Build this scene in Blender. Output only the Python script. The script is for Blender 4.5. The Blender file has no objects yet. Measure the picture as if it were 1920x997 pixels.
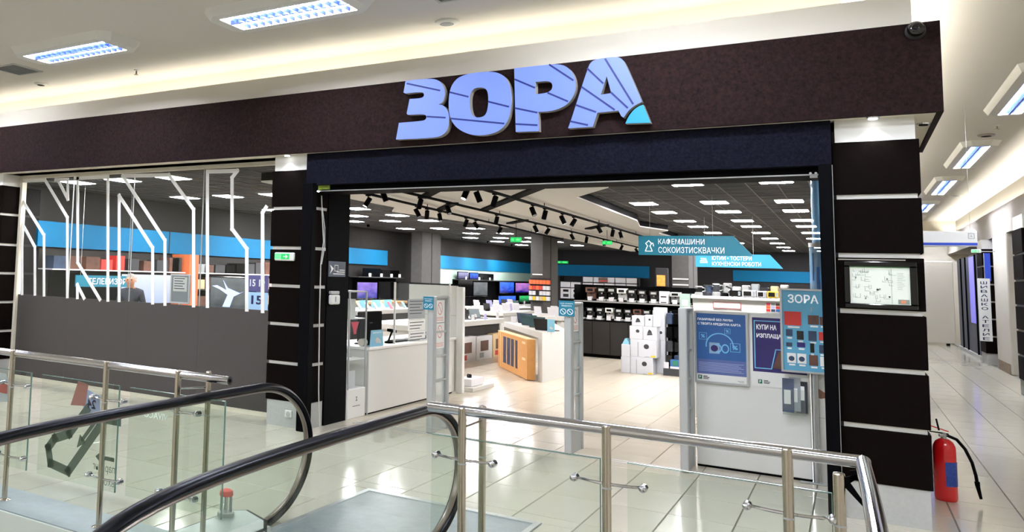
import bpy, bmesh, math, random
from mathutils import Vector, Matrix
random.seed(11)
SC = bpy.context.scene
COL = SC.collection
PI = math.pi

# ------------------------------------------------------------------ camera, world, exposure
def make_camera():
    f, cx, cy = 1560.792, 490.261, 360.672
    y, p, r = 0.61615, -0.09456, 0.03321
    Rw = Matrix(((1, 0, 0), (0, 0, -1), (0, 1, 0)))
    Ry = Matrix(((math.cos(y), 0, math.sin(y)), (0, 1, 0), (-math.sin(y), 0, math.cos(y))))
    Rp = Matrix(((1, 0, 0), (0, math.cos(p), -math.sin(p)), (0, math.sin(p), math.cos(p))))
    Rr = Matrix(((math.cos(r), -math.sin(r), 0), (math.sin(r), math.cos(r), 0), (0, 0, 1)))
    R = Rr @ Rp @ Ry @ Rw
    cam = bpy.data.cameras.new('camera')
    o = bpy.data.objects.new('camera', cam)
    COL.objects.link(o)
    m = Matrix((R[0], -R[1], -R[2])).transposed().to_4x4()
    m.translation = (0, 0, 1.65)
    o.matrix_world = m
    cam.sensor_fit = 'HORIZONTAL'
    cam.sensor_width = 36
    cam.lens = f * 36 / 1920
    cam.shift_x = (960 - cx) / 1920
    cam.shift_y = (cy - 498.5) / 1920
    cam.clip_start = 0.05
    cam.clip_end = 200
    SC.camera = o
make_camera()
W = bpy.data.worlds.new('world')
SC.world = W
W.use_nodes = True
W.node_tree.nodes['Background'].inputs[0].default_value = (0.9, 0.87, 0.8, 1)
W.node_tree.nodes['Background'].inputs[1].default_value = 0.35
SC.view_settings.view_transform = 'Standard'
SC.view_settings.look = 'None'
SC.view_settings.gamma = 1
SC.view_settings.exposure = 0.0
SC.view_settings.use_curve_mapping = False
try:
    SC.cycles.use_denoising = True
    SC.cycles.max_bounces = 10
    SC.cycles.transparent_max_bounces = 24
    SC.cycles.sample_clamp_indirect = 6
    SC.cycles.caustics_reflective = False
    SC.cycles.caustics_refractive = False
except Exception:
    pass
HALL_LAMP, SHOP_LAMP, COVE_LAMP = 290.0, 122.0, 12.0

# ------------------------------------------------------------------ materials
def hx(s):
    s = s.lstrip('#')
    c = [int(s[i:i + 2], 16) / 255 for i in (0, 2, 4)]
    return tuple(v / 12.92 if v < .04045 else ((v + .055) / 1.055) ** 2.4 for v in c)

def mat(name, col, rough=.5, metal=0, spec=.5, emit=None, es=0, noise=0, nscale=40, bump=0, bscale=None, coat=0):
    m = bpy.data.materials.new(name)
    m.use_nodes = True
    nt = m.node_tree
    b = nt.nodes['Principled BSDF']
    if isinstance(col, str):
        col = hx(col)
    b.inputs['Base Color'].default_value = (*col, 1)
    b.inputs['Roughness'].default_value = rough
    b.inputs['Metallic'].default_value = metal
    b.inputs['Specular IOR Level'].default_value = spec
    b.inputs['Coat Weight'].default_value = coat
    if emit is not None:
        if isinstance(emit, str):
            emit = hx(emit)
        b.inputs['Emission Color'].default_value = (*emit, 1)
        b.inputs['Emission Strength'].default_value = es
    if noise or bump:
        tc = nt.nodes.new('ShaderNodeTexCoord')
        n = nt.nodes.new('ShaderNodeTexNoise')
        n.inputs['Scale'].default_value = nscale
        n.inputs['Detail'].default_value = 5
        n.inputs['Roughness'].default_value = .7
        nt.links.new(tc.outputs['Object'], n.inputs['Vector'])
        if noise:
            mx = nt.nodes.new('ShaderNodeMix')
            mx.data_type = 'RGBA'
            mx.inputs['A'].default_value = (*[c * (1 - noise) for c in col], 1)
            mx.inputs['B'].default_value = (*[min(1, c * (1 + noise)) for c in col], 1)
            mr = nt.nodes.new('ShaderNodeMapRange')
            mr.inputs['From Min'].default_value = .3
            mr.inputs['From Max'].default_value = .7
            nt.links.new(n.outputs['Fac'], mr.inputs['Value'])
            nt.links.new(mr.outputs['Result'], mx.inputs['Factor'])
            nt.links.new(mx.outputs['Result'], b.inputs['Base Color'])
        if bump:
            bp = nt.nodes.new('ShaderNodeBump')
            bp.inputs['Strength'].default_value = bump
            bp.inputs['Distance'].default_value = .004
            nt.links.new(n.outputs['Fac'], bp.inputs['Height'])
            nt.links.new(bp.outputs['Normal'], b.inputs['Normal'])
    return m

def glass_mat(name, tint, refl=.5, rough=.02, base=.0, film=0, film_col=(1, 1, 1)):
    m = bpy.data.materials.new(name)
    m.use_nodes = True
    nt = m.node_tree
    nt.nodes.clear()
    out = nt.nodes.new('ShaderNodeOutputMaterial')
    tr = nt.nodes.new('ShaderNodeBsdfTransparent')
    tr.inputs[0].default_value = (*tint, 1)
    gl = nt.nodes.new('ShaderNodeBsdfGlossy')
    gl.inputs['Roughness'].default_value = rough
    gl.inputs['Color'].default_value = (.95, 1, .97, 1)
    lw = nt.nodes.new('ShaderNodeFresnel')
    lw.inputs['IOR'].default_value = 1.45
    mth = nt.nodes.new('ShaderNodeMath')
    mth.operation = 'MULTIPLY_ADD'
    mth.inputs[1].default_value = refl
    mth.inputs[2].default_value = base
    nt.links.new(lw.outputs[0], mth.inputs[0])
    mx = nt.nodes.new('ShaderNodeMixShader')
    geo = nt.nodes.new('ShaderNodeNewGeometry')
    inv = nt.nodes.new('ShaderNodeMath')
    inv.operation = 'SUBTRACT'
    inv.inputs[0].default_value = 1
    nt.links.new(geo.outputs['Backfacing'], inv.inputs[1])
    mul = nt.nodes.new('ShaderNodeMath')
    mul.operation = 'MULTIPLY'
    nt.links.new(mth.outputs[0], mul.inputs[0])
    nt.links.new(inv.outputs[0], mul.inputs[1])
    nt.links.new(mul.outputs[0], mx.inputs[0])
    src = tr
    if film:
        df = nt.nodes.new('ShaderNodeBsdfDiffuse')
        df.inputs[0].default_value = (*film_col, 1)
        m2 = nt.nodes.new('ShaderNodeMixShader')
        m2.inputs[0].default_value = film
        nt.links.new(tr.outputs[0], m2.inputs[1])
        nt.links.new(df.outputs[0], m2.inputs[2])
        src = m2
    nt.links.new(src.outputs[0], mx.inputs[1])
    nt.links.new(gl.outputs[0], mx.inputs[2])
    nt.links.new(mx.outputs[0], out.inputs[0])
    return m

def tile_mat(name, c1, c2, rough=.12):
    m = bpy.data.materials.new(name)
    m.use_nodes = True
    nt = m.node_tree
    b = nt.nodes['Principled BSDF']
    b.inputs['Roughness'].default_value = rough
    b.inputs['Specular IOR Level'].default_value = .38
    tc = nt.nodes.new('ShaderNodeTexCoord')
    oi = nt.nodes.new('ShaderNodeObjectInfo')
    n = nt.nodes.new('ShaderNodeTexNoise')
    n.inputs['Scale'].default_value = 5
    n.inputs['Detail'].default_value = 6
    add = nt.nodes.new('ShaderNodeVectorMath')
    add.operation = 'ADD'
    nt.links.new(tc.outputs['Object'], add.inputs[0])
    nt.links.new(oi.outputs['Location'], add.inputs[1])
    nt.links.new(add.outputs[0], n.inputs['Vector'])
    ma = nt.nodes.new('ShaderNodeMath')
    ma.operation = 'MULTIPLY_ADD'
    ma.inputs[1].default_value = .35
    nt.links.new(oi.outputs['Random'], ma.inputs[0])
    m2 = nt.nodes.new('ShaderNodeMath')
    m2.operation = 'MULTIPLY'
    m2.inputs[1].default_value = .65
    nt.links.new(n.outputs['Fac'], m2.inputs[0])
    nt.links.new(m2.outputs[0], ma.inputs[2])
    mx = nt.nodes.new('ShaderNodeMix')
    mx.data_type = 'RGBA'
    mx.inputs['A'].default_value = (*c1, 1)
    mx.inputs['B'].default_value = (*c2, 1)
    nt.links.new(ma.outputs[0], mx.inputs['Factor'])
    nt.links.new(mx.outputs['Result'], b.inputs['Base Color'])
    return m

def screen_mat(name, top, bot, s=1.4, wave=0):
    """a lit screen: vertical gradient with soft bands"""
    m = bpy.data.materials.new(name)
    m.use_nodes = True
    nt = m.node_tree
    b = nt.nodes['Principled BSDF']
    b.inputs['Base Color'].default_value = (.01, .01, .01, 1)
    b.inputs['Roughness'].default_value = .2
    tc = nt.nodes.new('ShaderNodeTexCoord')
    sp = nt.nodes.new('ShaderNodeSeparateXYZ')
    nt.links.new(tc.outputs['Generated'], sp.inputs[0])
    fac = sp.outputs['Z']
    if wave:
        n = nt.nodes.new('ShaderNodeTexNoise')
        n.inputs['Scale'].default_value = wave
        nt.links.new(tc.outputs['Generated'], n.inputs['Vector'])
        ma = nt.nodes.new('ShaderNodeMath')
        ma.operation = 'MULTIPLY_ADD'
        ma.inputs[1].default_value = 1.5
        ma.inputs[2].default_value = -.75
        nt.links.new(n.outputs['Fac'], ma.inputs[0])
        ad = nt.nodes.new('ShaderNodeMath')
        ad.operation = 'ADD'
        ad.use_clamp = True
        nt.links.new(ma.outputs[0], ad.inputs[0])
        nt.links.new(sp.outputs['Z'], ad.inputs[1])
        fac = ad.outputs[0]
    mx = nt.nodes.new('ShaderNodeMix')
    mx.data_type = 'RGBA'
    mx.inputs['A'].default_value = (*hx(bot), 1)
    mx.inputs['B'].default_value = (*hx(top), 1)
    nt.links.new(fac, mx.inputs['Factor'])
    nt.links.new(mx.outputs['Result'], b.inputs['Emission Color'])
    b.inputs['Emission Strength'].default_value = s
    return m

M = dict(
    fascia=mat('brown_speckled_laminate', '#1b0e0c', .85, noise=.85, nscale=38, spec=.12),
    panel=mat('dark_wenge_panel', '#0b0604', .8, noise=.7, nscale=60, spec=.04),
    header=mat('navy_black_panel', '#101018', .85, noise=.7, nscale=50, spec=.05),
    black=mat('matt_black', '#040405', .75, spec=.05),
    gloss_black=mat('gloss_black', '#060607', .12),
    rubber=mat('black_rubber', '#020203', .3, spec=.09),
    white=mat('white_paint', '#e8e8e2', .5),
    strip=mat('white_core', '#dcdad2', .5),
    warm_white=mat('warm_white_paint', '#e9e3d3', .7),
    ceil=mat('ceiling_plaster', '#dcd8cf', .9),
    bulk=mat('bulkhead_plaster', '#e4decf', .85),
    shadebulk=mat('shaded_bulkhead', '#a39e93', .85),  # grey puts the shade on the corridor bulkhead into its colour
    pilaster=mat('pilaster_plaster', '#cdc7ba', .8),
    soffit=mat('soffit_plaster', '#e0d8c4', .8),
    base=mat('pillar_base_grey', '#b9bab6', .5, noise=.06),
    steel=mat('brushed_stainless', '#c9bfb2', .22, 1),
    chrome=mat('polished_steel', '#d6d6da', .1, 1),
    alu=mat('anodised_aluminium', '#b7b9b6', .45, .25),
    bronze=mat('guide_strip', '#8b7f74', .3, .8),
    deck=mat('brushed_deck', '#c3c9c8', .4, .3),
    ledge=mat('grey_metal_edge', '#a3abae', .5, .2, noise=.08, nscale=8),
    slabw=mat('white_slab_edge', '#e6e8e2', .5),
    plate=mat('landing_plate', '#aab4b8', .35, .5, noise=.12, nscale=9, bump=.1),
    plate_edge=mat('plate_border', '#d8dcdc', .3, .6),
    darkfilm=mat('dark_window_film', '#4a4643', .35, noise=.12, nscale=70, spec=.3),
    tape=mat('white_vinyl_tape', '#f8f8f4', .5),
    grout=mat('grout', '#6b675d', .9),
    shopceil=mat('charcoal_ceiling', '#1e1d1c', .9, noise=.25, nscale=30),
    tbar=mat('ceiling_t_bar', '#4a4a48', .6),
    wallgrey=mat('grey_wall', '#232221', .85, noise=.15, spec=.2, nscale=6),
    walldark=mat('charcoal_wall', '#1f1f22', .8),
    navy=mat('navy_wall', '#161a24', .7),
    colgrey=mat('grey_column', '#464645', .8, noise=.12, nscale=8),
    blue=mat('cyan_band', '#096a96', .7, spec=.2),
    slab=mat('white_ceiling_raft', '#fbf9f2', .8),
    desk=mat('white_laminate', '#e9e9e2', .35),
    tablew=mat('white_table_laminate', '#c8c6bf', .4),
    deskedge=mat('white_laminate_edge', '#f2f2ec', .3),
    shopdark=mat('dark_cabinet', '#1d1b19', .6, noise=.1, spec=.3),
    paper=mat('paper', '#f0f0ea', .7),
    greypaper=mat('grey_print', '#9aa0a2', .7),
    ink=mat('ink', '#2a2c30', .7),
    tag=mat('price_tag', '#dfdedf', .5),
    teal=mat('teal_sign', '#0a7088', .5, emit='#0d86a6', es=.1),
    teal2=mat('bright_cyan_sign', '#0c7ea8', .5, emit='#12b2e0', es=.08),
    letter=mat('white_lettering', '#f4f6f6', .5, emit='#ffffff', es=.25),
    posterblue=mat('poster_blue', '#2c5f9e', .35),
    posternavy=mat('poster_navy', '#2b1f63', .35),
    poster_light=mat('poster_light_blue', '#5da6c6', .35),
    posterlow=mat('poster_violet_blue', '#5a6aa0', .4),
    cyanline=mat('poster_cyan_line', '#7cc8ee', .4),
    silver=mat('silver_frame', '#c2c4c4', .3, .6),
    green=mat('brand_green', '#1c6b52', .5),
    exitgreen=mat('exit_sign_green', '#12a050', .4, emit='#18b45a', es=.8),
    exitlit=mat('exit_sign_lit', '#58ff7a', .4, emit='#50ff70', es=1.2),
    red=mat('red_enamel', '#d5141a', .25, coat=.5),
    redp=mat('red_print', '#c8322a', .5),
    faintred=mat('faint_red_print', '#d9897c', .6),
    decalink=mat('decal_ink', '#6e7a72', .5),
    pink=mat('pink_red_print', '#e0435a', .5),
    orange=mat('orange_print', '#e8632a', .5, emit='#e8632a', es=.15),
    wood=mat('oak_shelf', '#b88a52', .5, noise=.15, nscale=20),
    cartonw=mat('carton_white', '#c4c7cc', .6),
    card=mat('cardboard', '#c08a4e', .75, noise=.08, nscale=14),
    card2=mat('pale_cardboard', '#d8bd92', .75),
    yellow=mat('yellow_print', '#e6c52c', .5),
    photo=mat('dark_photo_print', '#2a3a52', .4, noise=.5, nscale=9),
    photo2=mat('brown_photo_print', '#5b3a2c', .4, noise=.5, nscale=9),
    lblue=mat('pale_blue_print', '#86c3dc', .5),
    mint=mat('mint_wall', '#a8c4b6', .7),
    dkgreen=mat('slate_screen', '#2c4a4e', .25),
    lilac=mat('lilac_card', '#b9b6dc', .5),
    skin=mat('skin', '#c58d6f', .55),
    hair=mat('grey_hair', '#9a9690', .8, noise=.3, nscale=60),
    jacket=mat('dark_jacket', '#20252e', .8),
    shirt=mat('grey_shirt', '#7d838c', .8),
    trousers=mat('dark_trousers', '#1c1d22', .85),
    lblstrip=mat('sign_blue', '#2646b8', .5),
    ltext=mat('sign_navy_text', '#1e2348', .5),
    door=mat('violet_lit_panel', '#7a78c0', .4, emit='#8c86ff', es=.5),
    floorlow=mat('lower_floor', '#b9b2a2', .3),
)
M['glass'] = glass_mat('rail_glass', (.925, .955, .93), .8, .03, .0)
M['wglass'] = glass_mat('window_glass', (.96, .975, .97), .9, .01, .01)
M['acryl'] = glass_mat('clear_acrylic', (.94, .96, .95), .6, .05, .0, .05, (.8, .84, .84))
M['gateacryl'] = glass_mat('gate_acrylic', (.9, .92, .91), .6, .08, .03, .35, (.78, .8, .79))
M['caseglass'] = glass_mat('case_glass', (.94, .96, .96), .6, .03, .0, .02)
M['decal'] = glass_mat('grey_decal_film', (.42, .46, .42), .3, .2, .02, .35, (.25, .29, .26))
M['tower'] = glass_mat('blue_acrylic_tower', (.66, .84, .95), .7, .05, .05, .35, (.5, .75, .95))
M['domeglass'] = mat('smoked_dome', '#15120f', .08)
M['tile'] = tile_mat('hall_tile', hx('#c6c0ae'), hx('#d8d3c2'), .12)
M['shoptile'] = tile_mat('shop_tile', hx('#cbc1ad'), hx('#d8cfbd'), .17)
M['lampblue'] = mat('fluorescent_tube_light', '#9ab0ff', .5, emit=(.86, .9, 1.0), es=HALL_LAMP)
M['lampcorr'] = mat('corridor_tube_light', '#9ab0ff', .5, emit=(.88, .91, 1.0), es=520)
M['lampback'] = mat('blue_lit_reflector', '#b8c6f0', .4, emit=(.30, .42, .98), es=.45)
M['lampwhite'] = mat('led_panel_light', '#ffffff', .5, emit=(1, .96, .98), es=SHOP_LAMP)
M['louvre'] = mat('anodised_louvre', '#2f3f86', .35, .4)
M['cove'] = mat('cove_tube_light', '#fff4da', .5, emit=(1, .962, .89), es=COVE_LAMP)
M['cove2'] = mat('corridor_cove_light', '#fff4da', .5, emit=(1, .955, .87), es=75)
M['spotlit'] = mat('lit_lens', '#ffffff', .5, emit=(.95, .97, 1), es=10)
M['signface'] = mat('lit_sign_face', '#3a4a86', .5, emit=(.19, .29, .93), es=.95)
M['signcyan'] = mat('lit_cyan_face', '#0a4a66', .5, emit=(.008, .42, .86), es=.95)
M['signline'] = mat('sign_blue_line', '#05103c', .6, emit=(.004, .03, .35), es=.45)
M['signside'] = mat('sign_grey_side', '#a6a39a', .5)
M['scr_purple'] = screen_mat('purple_screen', '#a98be8', '#1a2ca0', 1.2, 2)
M['scr_blue'] = screen_mat('blue_screen', '#3f7cff', '#0a1f9a', 1.3, 5)
M['scr_sunset'] = screen_mat('pink_blue_screen', '#d08ad8', '#241c8c', 1.2, 2)
M['scr_white'] = screen_mat('white_screen', '#eef4ff', '#b8c6e8', 1.2)
M['scr_grey'] = screen_mat('grey_screen', '#8f9498', '#5a6064', .9, 2)
M['scr_green'] = screen_mat('green_screen', '#3fe07a', '#0c3a2a', 1.0, 9)
M['scr_flower'] = screen_mat('pale_violet_screen', '#c9c4f2', '#4a4a8c', 1.0, 9)

# ------------------------------------------------------------------ mesh builder
class MB:
    def __init__(s):
        s.v, s.f, s.mi = [], [], []
    def add(s, vs, fs, mi=0):
        o = len(s.v)
        s.v += [tuple(v) for v in vs]
        s.f += [tuple(i + o for i in f) for f in fs]
        s.mi += [mi] * len(fs)
        return s
    def box(s, x0, x1, y0, y1, z0, z1, mi=0):
        vs = [(x, y, z) for z in (z0, z1) for y in (y0, y1) for x in (x0, x1)]
        return s.add(vs, [(0, 2, 3, 1), (4, 5, 7, 6), (0, 1, 5, 4), (2, 6, 7, 3), (0, 4, 6, 2), (1, 3, 7, 5)], mi)
    def rbox(s, x0, x1, y0, y1, z0, z1, r=.01, seg=2, mi=0):
        bm = bmesh.new()
        bmesh.ops.create_cube(bm, size=1)
        for v in bm.verts:
            v.co = ((x0 + x1) / 2 + v.co.x * (x1 - x0), (y0 + y1) / 2 + v.co.y * (y1 - y0), (z0 + z1) / 2 + v.co.z * (z1 - z0))
        bmesh.ops.bevel(bm, geom=bm.edges[:], offset=min(r, .45 * min(x1 - x0, y1 - y0, z1 - z0)), segments=seg, profile=.5, affect='EDGES')
        return s.bm(bm, mi)
    def bm(s, bm, mi=0):
        bm.verts.index_update()
        s.add([v.co[:] for v in bm.verts], [[v.index for v in f.verts] for f in bm.faces], mi)
        bm.free()
        return s
    def obox(s, c, size, ax, ay, az, mi=0):
        c = Vector(c)
        ax, ay, az = Vector(ax), Vector(ay), Vector(az)
        h = [q / 2 for q in size]
        vs = [c + ax * (i * h[0]) + ay * (j * h[1]) + az * (k * h[2]) for k in (-1, 1) for j in (-1, 1) for i in (-1, 1)]
        return s.add(vs, [(0, 2, 3, 1), (4, 5, 7, 6), (0, 1, 5, 4), (2, 6, 7, 3), (0, 4, 6, 2), (1, 3, 7, 5)], mi)
    def bar(s, p0, p1, w, d, mi=0, up=(0, 0, 1)):
        p0, p1 = Vector(p0), Vector(p1)
        a = (p1 - p0)
        L = a.length
        a.normalize()
        u = Vector(up)
        b = a.cross(u)
        if b.length < 1e-4:
            b = a.cross(Vector((1, 0, 0)))
        b.normalize()
        c = b.cross(a)
        return s.obox((p0 + p1) / 2, (L, w, d), a, b, c, mi)
    def cyl(s, p0, p1, r0, r1=None, n=14, caps=True, mi=0):
        r1 = r0 if r1 is None else r1
        p0, p1 = Vector(p0), Vector(p1)
        a = (p1 - p0).normalized()
        b = a.orthogonal().normalized()
        c = a.cross(b)
        vs = []
        for p, r in ((p0, r0), (p1, r1)):
            for i in range(n):
                t = 2 * PI * i / n
                vs.append(p + b * (r * math.cos(t)) + c * (r * math.sin(t)))
        fs = [(i, (i + 1) % n, n + (i + 1) % n, n + i) for i in range(n)]
        if caps:
            fs += [tuple(range(n - 1, -1, -1)), tuple(range(n, 2 * n))]
        return s.add(vs, fs, mi)
    def tube(s, pts, ra, n=10, rb=None, side=None, mi=0, caps=True, rfun=None):
        rb = ra if rb is None else rb
        pts = [Vector(p) for p in pts]
        vs = []
        N = len(pts)
        prev = None
        for i, p in enumerate(pts):
            t = (pts[min(i + 1, N - 1)] - pts[max(i - 1, 0)]).normalized()
            if side is not None:
                b = Vector(side)
            else:
                b = (prev - t * prev.dot(t)) if prev is not None else t.orthogonal()
            b.normalize()
            prev = b
            c = t.cross(b)
            k = rfun(i / (N - 1)) if rfun else 1
            for j in range(n):
                th = 2 * PI * j / n
                vs.append(p + b * (ra * k * math.cos(th)) + c * (rb * k * math.sin(th)))
        fs = []
        for i in range(N - 1):
            for j in range(n):
                fs.append((i * n + j, i * n + (j + 1) % n, (i + 1) * n + (j + 1) % n, (i + 1) * n + j))
        if caps:
            fs += [tuple(range(n - 1, -1, -1)), tuple(range((N - 1) * n, N * n))]
        return s.add(vs, fs, mi)
    def lathe(s, prof, c=(0, 0, 0), n=20, sx=1, sy=1, mi=0):
        vs, fs = [], []
        for r, z in prof:
            for i in range(n):
                t = 2 * PI * i / n
                vs.append((c[0] + sx * r * math.cos(t), c[1] + sy * r * math.sin(t), c[2] + z))
        for k in range(len(prof) - 1):
            for i in range(n):
                fs.append((k * n + i, k * n + (i + 1) % n, (k + 1) * n + (i + 1) % n, (k + 1) * n + i))
        fs.append(tuple(range(n - 1, -1, -1)))
        fs.append(tuple(range((len(prof) - 1) * n, len(prof) * n)))
        return s.add(vs, fs, mi)
    def prism(s, pts, a, b, plane='xz', mi=0):
        """polygon pts in the named plane, extruded from a to b along the third axis"""
        n = len(pts)
        def P(u, v, w):
            return {'xz': (u, w, v), 'xy': (u, v, w), 'yz': (w, u, v)}[plane]
        vs = [P(u, v, a) for u, v in pts] + [P(u, v, b) for u, v in pts]
        fs = [tuple(range(n)), tuple(range(2 * n - 1, n - 1, -1))] + [(i, n + i, n + (i + 1) % n, (i + 1) % n) for i in range(n)]
        return s.add(vs, fs, mi)
    def quad(s, a, b, c, d, mi=0):
        return s.add([a, b, c, d], [(0, 1, 2, 3)], mi)
    def sphere(s, c, r, n=16, m=10, sz=1, z0=-1, z1=1, mi=0):
        prof = []
        for i in range(m + 1):
            z = z0 + (z1 - z0) * i / m
            z = max(-1, min(1, z))
            prof.append((max(1e-4, r * math.sqrt(max(0, 1 - z * z))), r * z * sz))
        return s.lathe(prof, c, n, mi=mi)

def wpos(o):
    p = Vector((0, 0, 0))
    while o:
        p += o.location
        o = o.parent
    return p

def build(name, mb, m, parent=None, label=None, loc=None, smooth=False, kind=None):
    """link one mesh object; vertices are given in world space"""
    off = wpos(parent) if parent else Vector((0, 0, 0))
    loc = Vector(loc) if loc is not None else Vector((0, 0, 0))
    base = off + loc
    me = bpy.data.meshes.new(name)
    me.from_pydata([(v[0] - base.x, v[1] - base.y, v[2] - base.z) for v in mb.v], [], mb.f)
    ms = m if isinstance(m, (list, tuple)) else [m]
    for q in ms:
        me.materials.append(M[q] if isinstance(q, str) else q)
    if len(ms) > 1:
        me.polygons.foreach_set('material_index', mb.mi)
    bm = bmesh.new()
    bm.from_mesh(me)
    bmesh.ops.recalc_face_normals(bm, faces=bm.faces[:])
    bm.to_mesh(me)
    bm.free()
    if smooth:
        me.polygons.foreach_set('use_smooth', [True] * len(me.polygons))
        me.set_sharp_from_angle(angle=math.radians(40))
    me.update()
    o = bpy.data.objects.new(name, me)
    COL.objects.link(o)
    o.location = loc
    if parent:
        o.parent = parent
    if label:
        o['label'] = label
    if kind:
        o['kind'] = kind
    return o

def flat(name, mb, m, parent=None, **k):
    """flat print: normals kept as given"""
    return build(name, mb, m, parent, **k)

def T(name, label, cat, loc=(0, 0, 0), group=None):
    o = bpy.data.objects.new(name, None)
    o.empty_display_size = .1
    COL.objects.link(o)
    o.location = loc
    o['label'] = label
    o['category'] = cat
    if group:
        o['group'] = group
    return o

def single(name, mb, m, label, cat, group=None, smooth=False):
    xs, ys, zs = zip(*mb.v)
    loc = ((min(xs) + max(xs)) / 2, (min(ys) + max(ys)) / 2, min(zs))
    o = build(name, mb, m, None, label, loc, smooth)
    o['category'] = cat
    if group:
        o['group'] = group
    return o

def struct(name, mb, m, parent=None, smooth=False):
    o = build(name, mb, m, parent, smooth=smooth)
    if not parent:
        o['kind'] = 'structure'
    return o

def dup(root, loc, label=None, group=None, rotz=None):
    r = root.copy()
    COL.objects.link(r)
    r.location = loc
    if rotz is not None:
        r.rotation_euler = (0, 0, rotz)
    if label:
        r['label'] = label
    if group:
        r['group'] = group
    for ch in list(root.children):
        c = ch.copy()
        COL.objects.link(c)
        c.parent = r
        for g in list(ch.children):
            d = g.copy()
            COL.objects.link(d)
            d.parent = c
    return r

ORD = 'first second third fourth fifth sixth seventh eighth ninth tenth eleventh twelfth thirteenth fourteenth fifteenth sixteenth seventeenth eighteenth nineteenth twentieth'.split()

# ------------------------------------------------------------------ lettering
TXT = {}
def glyphs(s, bold=0.0):
    k = (s, bold)
    if k not in TXT:
        cu = bpy.data.curves.new('lettering', 'FONT')
        cu.body = s
        cu.resolution_u = 2
        cu.offset = bold
        ob = bpy.data.objects.new('lettering', cu)
        COL.objects.link(ob)
        me = ob.to_mesh()
        vs = [(v.co.x, v.co.y) for v in me.vertices]
        fs = [tuple(p.vertices) for p in me.polygons]
        ob.to_mesh_clear()
        bpy.data.objects.remove(ob)
        bpy.data.curves.remove(cu)
        x0, x1 = min(v[0] for v in vs), max(v[0] for v in vs)
        y0, y1 = min(v[1] for v in vs), max(v[1] for v in vs)
        TXT[k] = ([((v[0] - x0) / (x1 - x0), (v[1] - y0) / (y1 - y0)) for v in vs], fs)
    return TXT[k]

def text(mb, s, o, right, w, h, up=(0, 0, 1), bold=0.0, mi=0):
    """write s in the box w x h whose lower-left corner is o"""
    vs, fs = glyphs(s, bold)
    o, right, up = Vector(o), Vector(right), Vector(up)
    return mb.add([o + right * (v[0] * w) + up * (v[1] * h) for v in vs], fs, mi)

def chaikin(pts, it=2):
    """corner cutting; points with a third entry stay sharp"""
    pts = [(p[0], p[1], len(p) > 2) for p in pts]
    for _ in range(it):
        out = []
        n = len(pts)
        for i, p in enumerate(pts):
            if p[2]:
                out.append(p)
            else:
                a, b = pts[i - 1], pts[(i + 1) % n]
                out.append((p[0] * .75 + a[0] * .25, p[1] * .75 + a[1] * .25, False))
                out.append((p[0] * .75 + b[0] * .25, p[1] * .75 + b[1] * .25, False))
        pts = out
    return [(p[0], p[1]) for p in pts]

def curve_solid(loops, y_front, depth):
    """filled outline with holes in the XZ plane -> MB with material 0 front, 1 sides"""
    cu = bpy.data.curves.new('outline', 'CURVE')
    cu.dimensions = '2D'
    cu.fill_mode = 'BOTH'
    cu.extrude = depth / 2
    for lp in loops:
        sp = cu.splines.new('POLY')
        sp.points.add(len(lp) - 1)
        for q, p in zip(sp.points, lp):
            q.co = (p[0], p[1], 0, 1)
        sp.use_cyclic_u = True
    ob = bpy.data.objects.new('outline', cu)
    COL.objects.link(ob)
    me = ob.to_mesh()
    mb = MB()
    vs = [(v.co.x, y_front + depth / 2 - v.co.z, v.co.y) for v in me.vertices]
    fs = [tuple(p.vertices) for p in me.polygons]
    mi = [0 if p.normal.z > .5 else 1 for p in me.polygons]
    mb.add(vs, fs)
    mb.mi = mi
    ob.to_mesh_clear()
    bpy.data.objects.remove(ob)
    bpy.data.curves.remove(cu)
    return mb
# ---- traced outlines (x, z in metres on their own planes)
ZE = [[[-3.568,3.587,1],[-3.299,3.585],[-3.201,3.548],[-3.152,3.459],[-3.154,3.383],[-3.182,3.327],[-3.217,3.318,1],[-3.166,3.305],[-3.115,3.242],[-3.104,3.166],[-3.116,3.068],[-3.162,3.016],[-3.242,2.992],[-3.663,3.003,1],[-3.633,3.168,1],[-3.407,3.168],[-3.35,3.174],[-3.335,3.207],[-3.359,3.235],[-3.538,3.242,1],[-3.551,3.256,1],[-3.522,3.399,1],[-3.402,3.395],[-3.368,3.411],[-3.37,3.442],[-3.398,3.46],[-3.57,3.46,1],[-3.589,3.471,1]]]
O = [[[-2.873,3.589],[-2.691,3.586],[-2.58,3.541],[-2.521,3.447],[-2.499,3.335],[-2.508,3.191],[-2.544,3.078],[-2.628,3.004],[-2.776,2.98],[-2.92,3.005],[-3.037,3.078],[-3.101,3.181],[-3.115,3.318],[-3.101,3.462],[-3.043,3.547],[-2.965,3.579]],[[-2.864,3.442],[-2.78,3.443],[-2.735,3.417],[-2.719,3.349],[-2.723,3.239],[-2.745,3.174],[-2.793,3.154],[-2.853,3.162],[-2.887,3.201],[-2.903,3.284],[-2.901,3.389]]]
ER = [[[-2.478,3.588,1],[-2.147,3.588],[-2.045,3.574],[-1.974,3.52],[-1.934,3.435],[-1.929,3.329],[-1.969,3.243],[-2.039,3.186],[-2.147,3.159],[-2.257,3.163,1],[-2.254,2.988,1],[-2.461,2.995,1]],[[-2.282,3.441,1],[-2.182,3.44],[-2.145,3.426],[-2.129,3.392],[-2.14,3.35],[-2.182,3.329],[-2.281,3.326,1]]]
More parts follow.
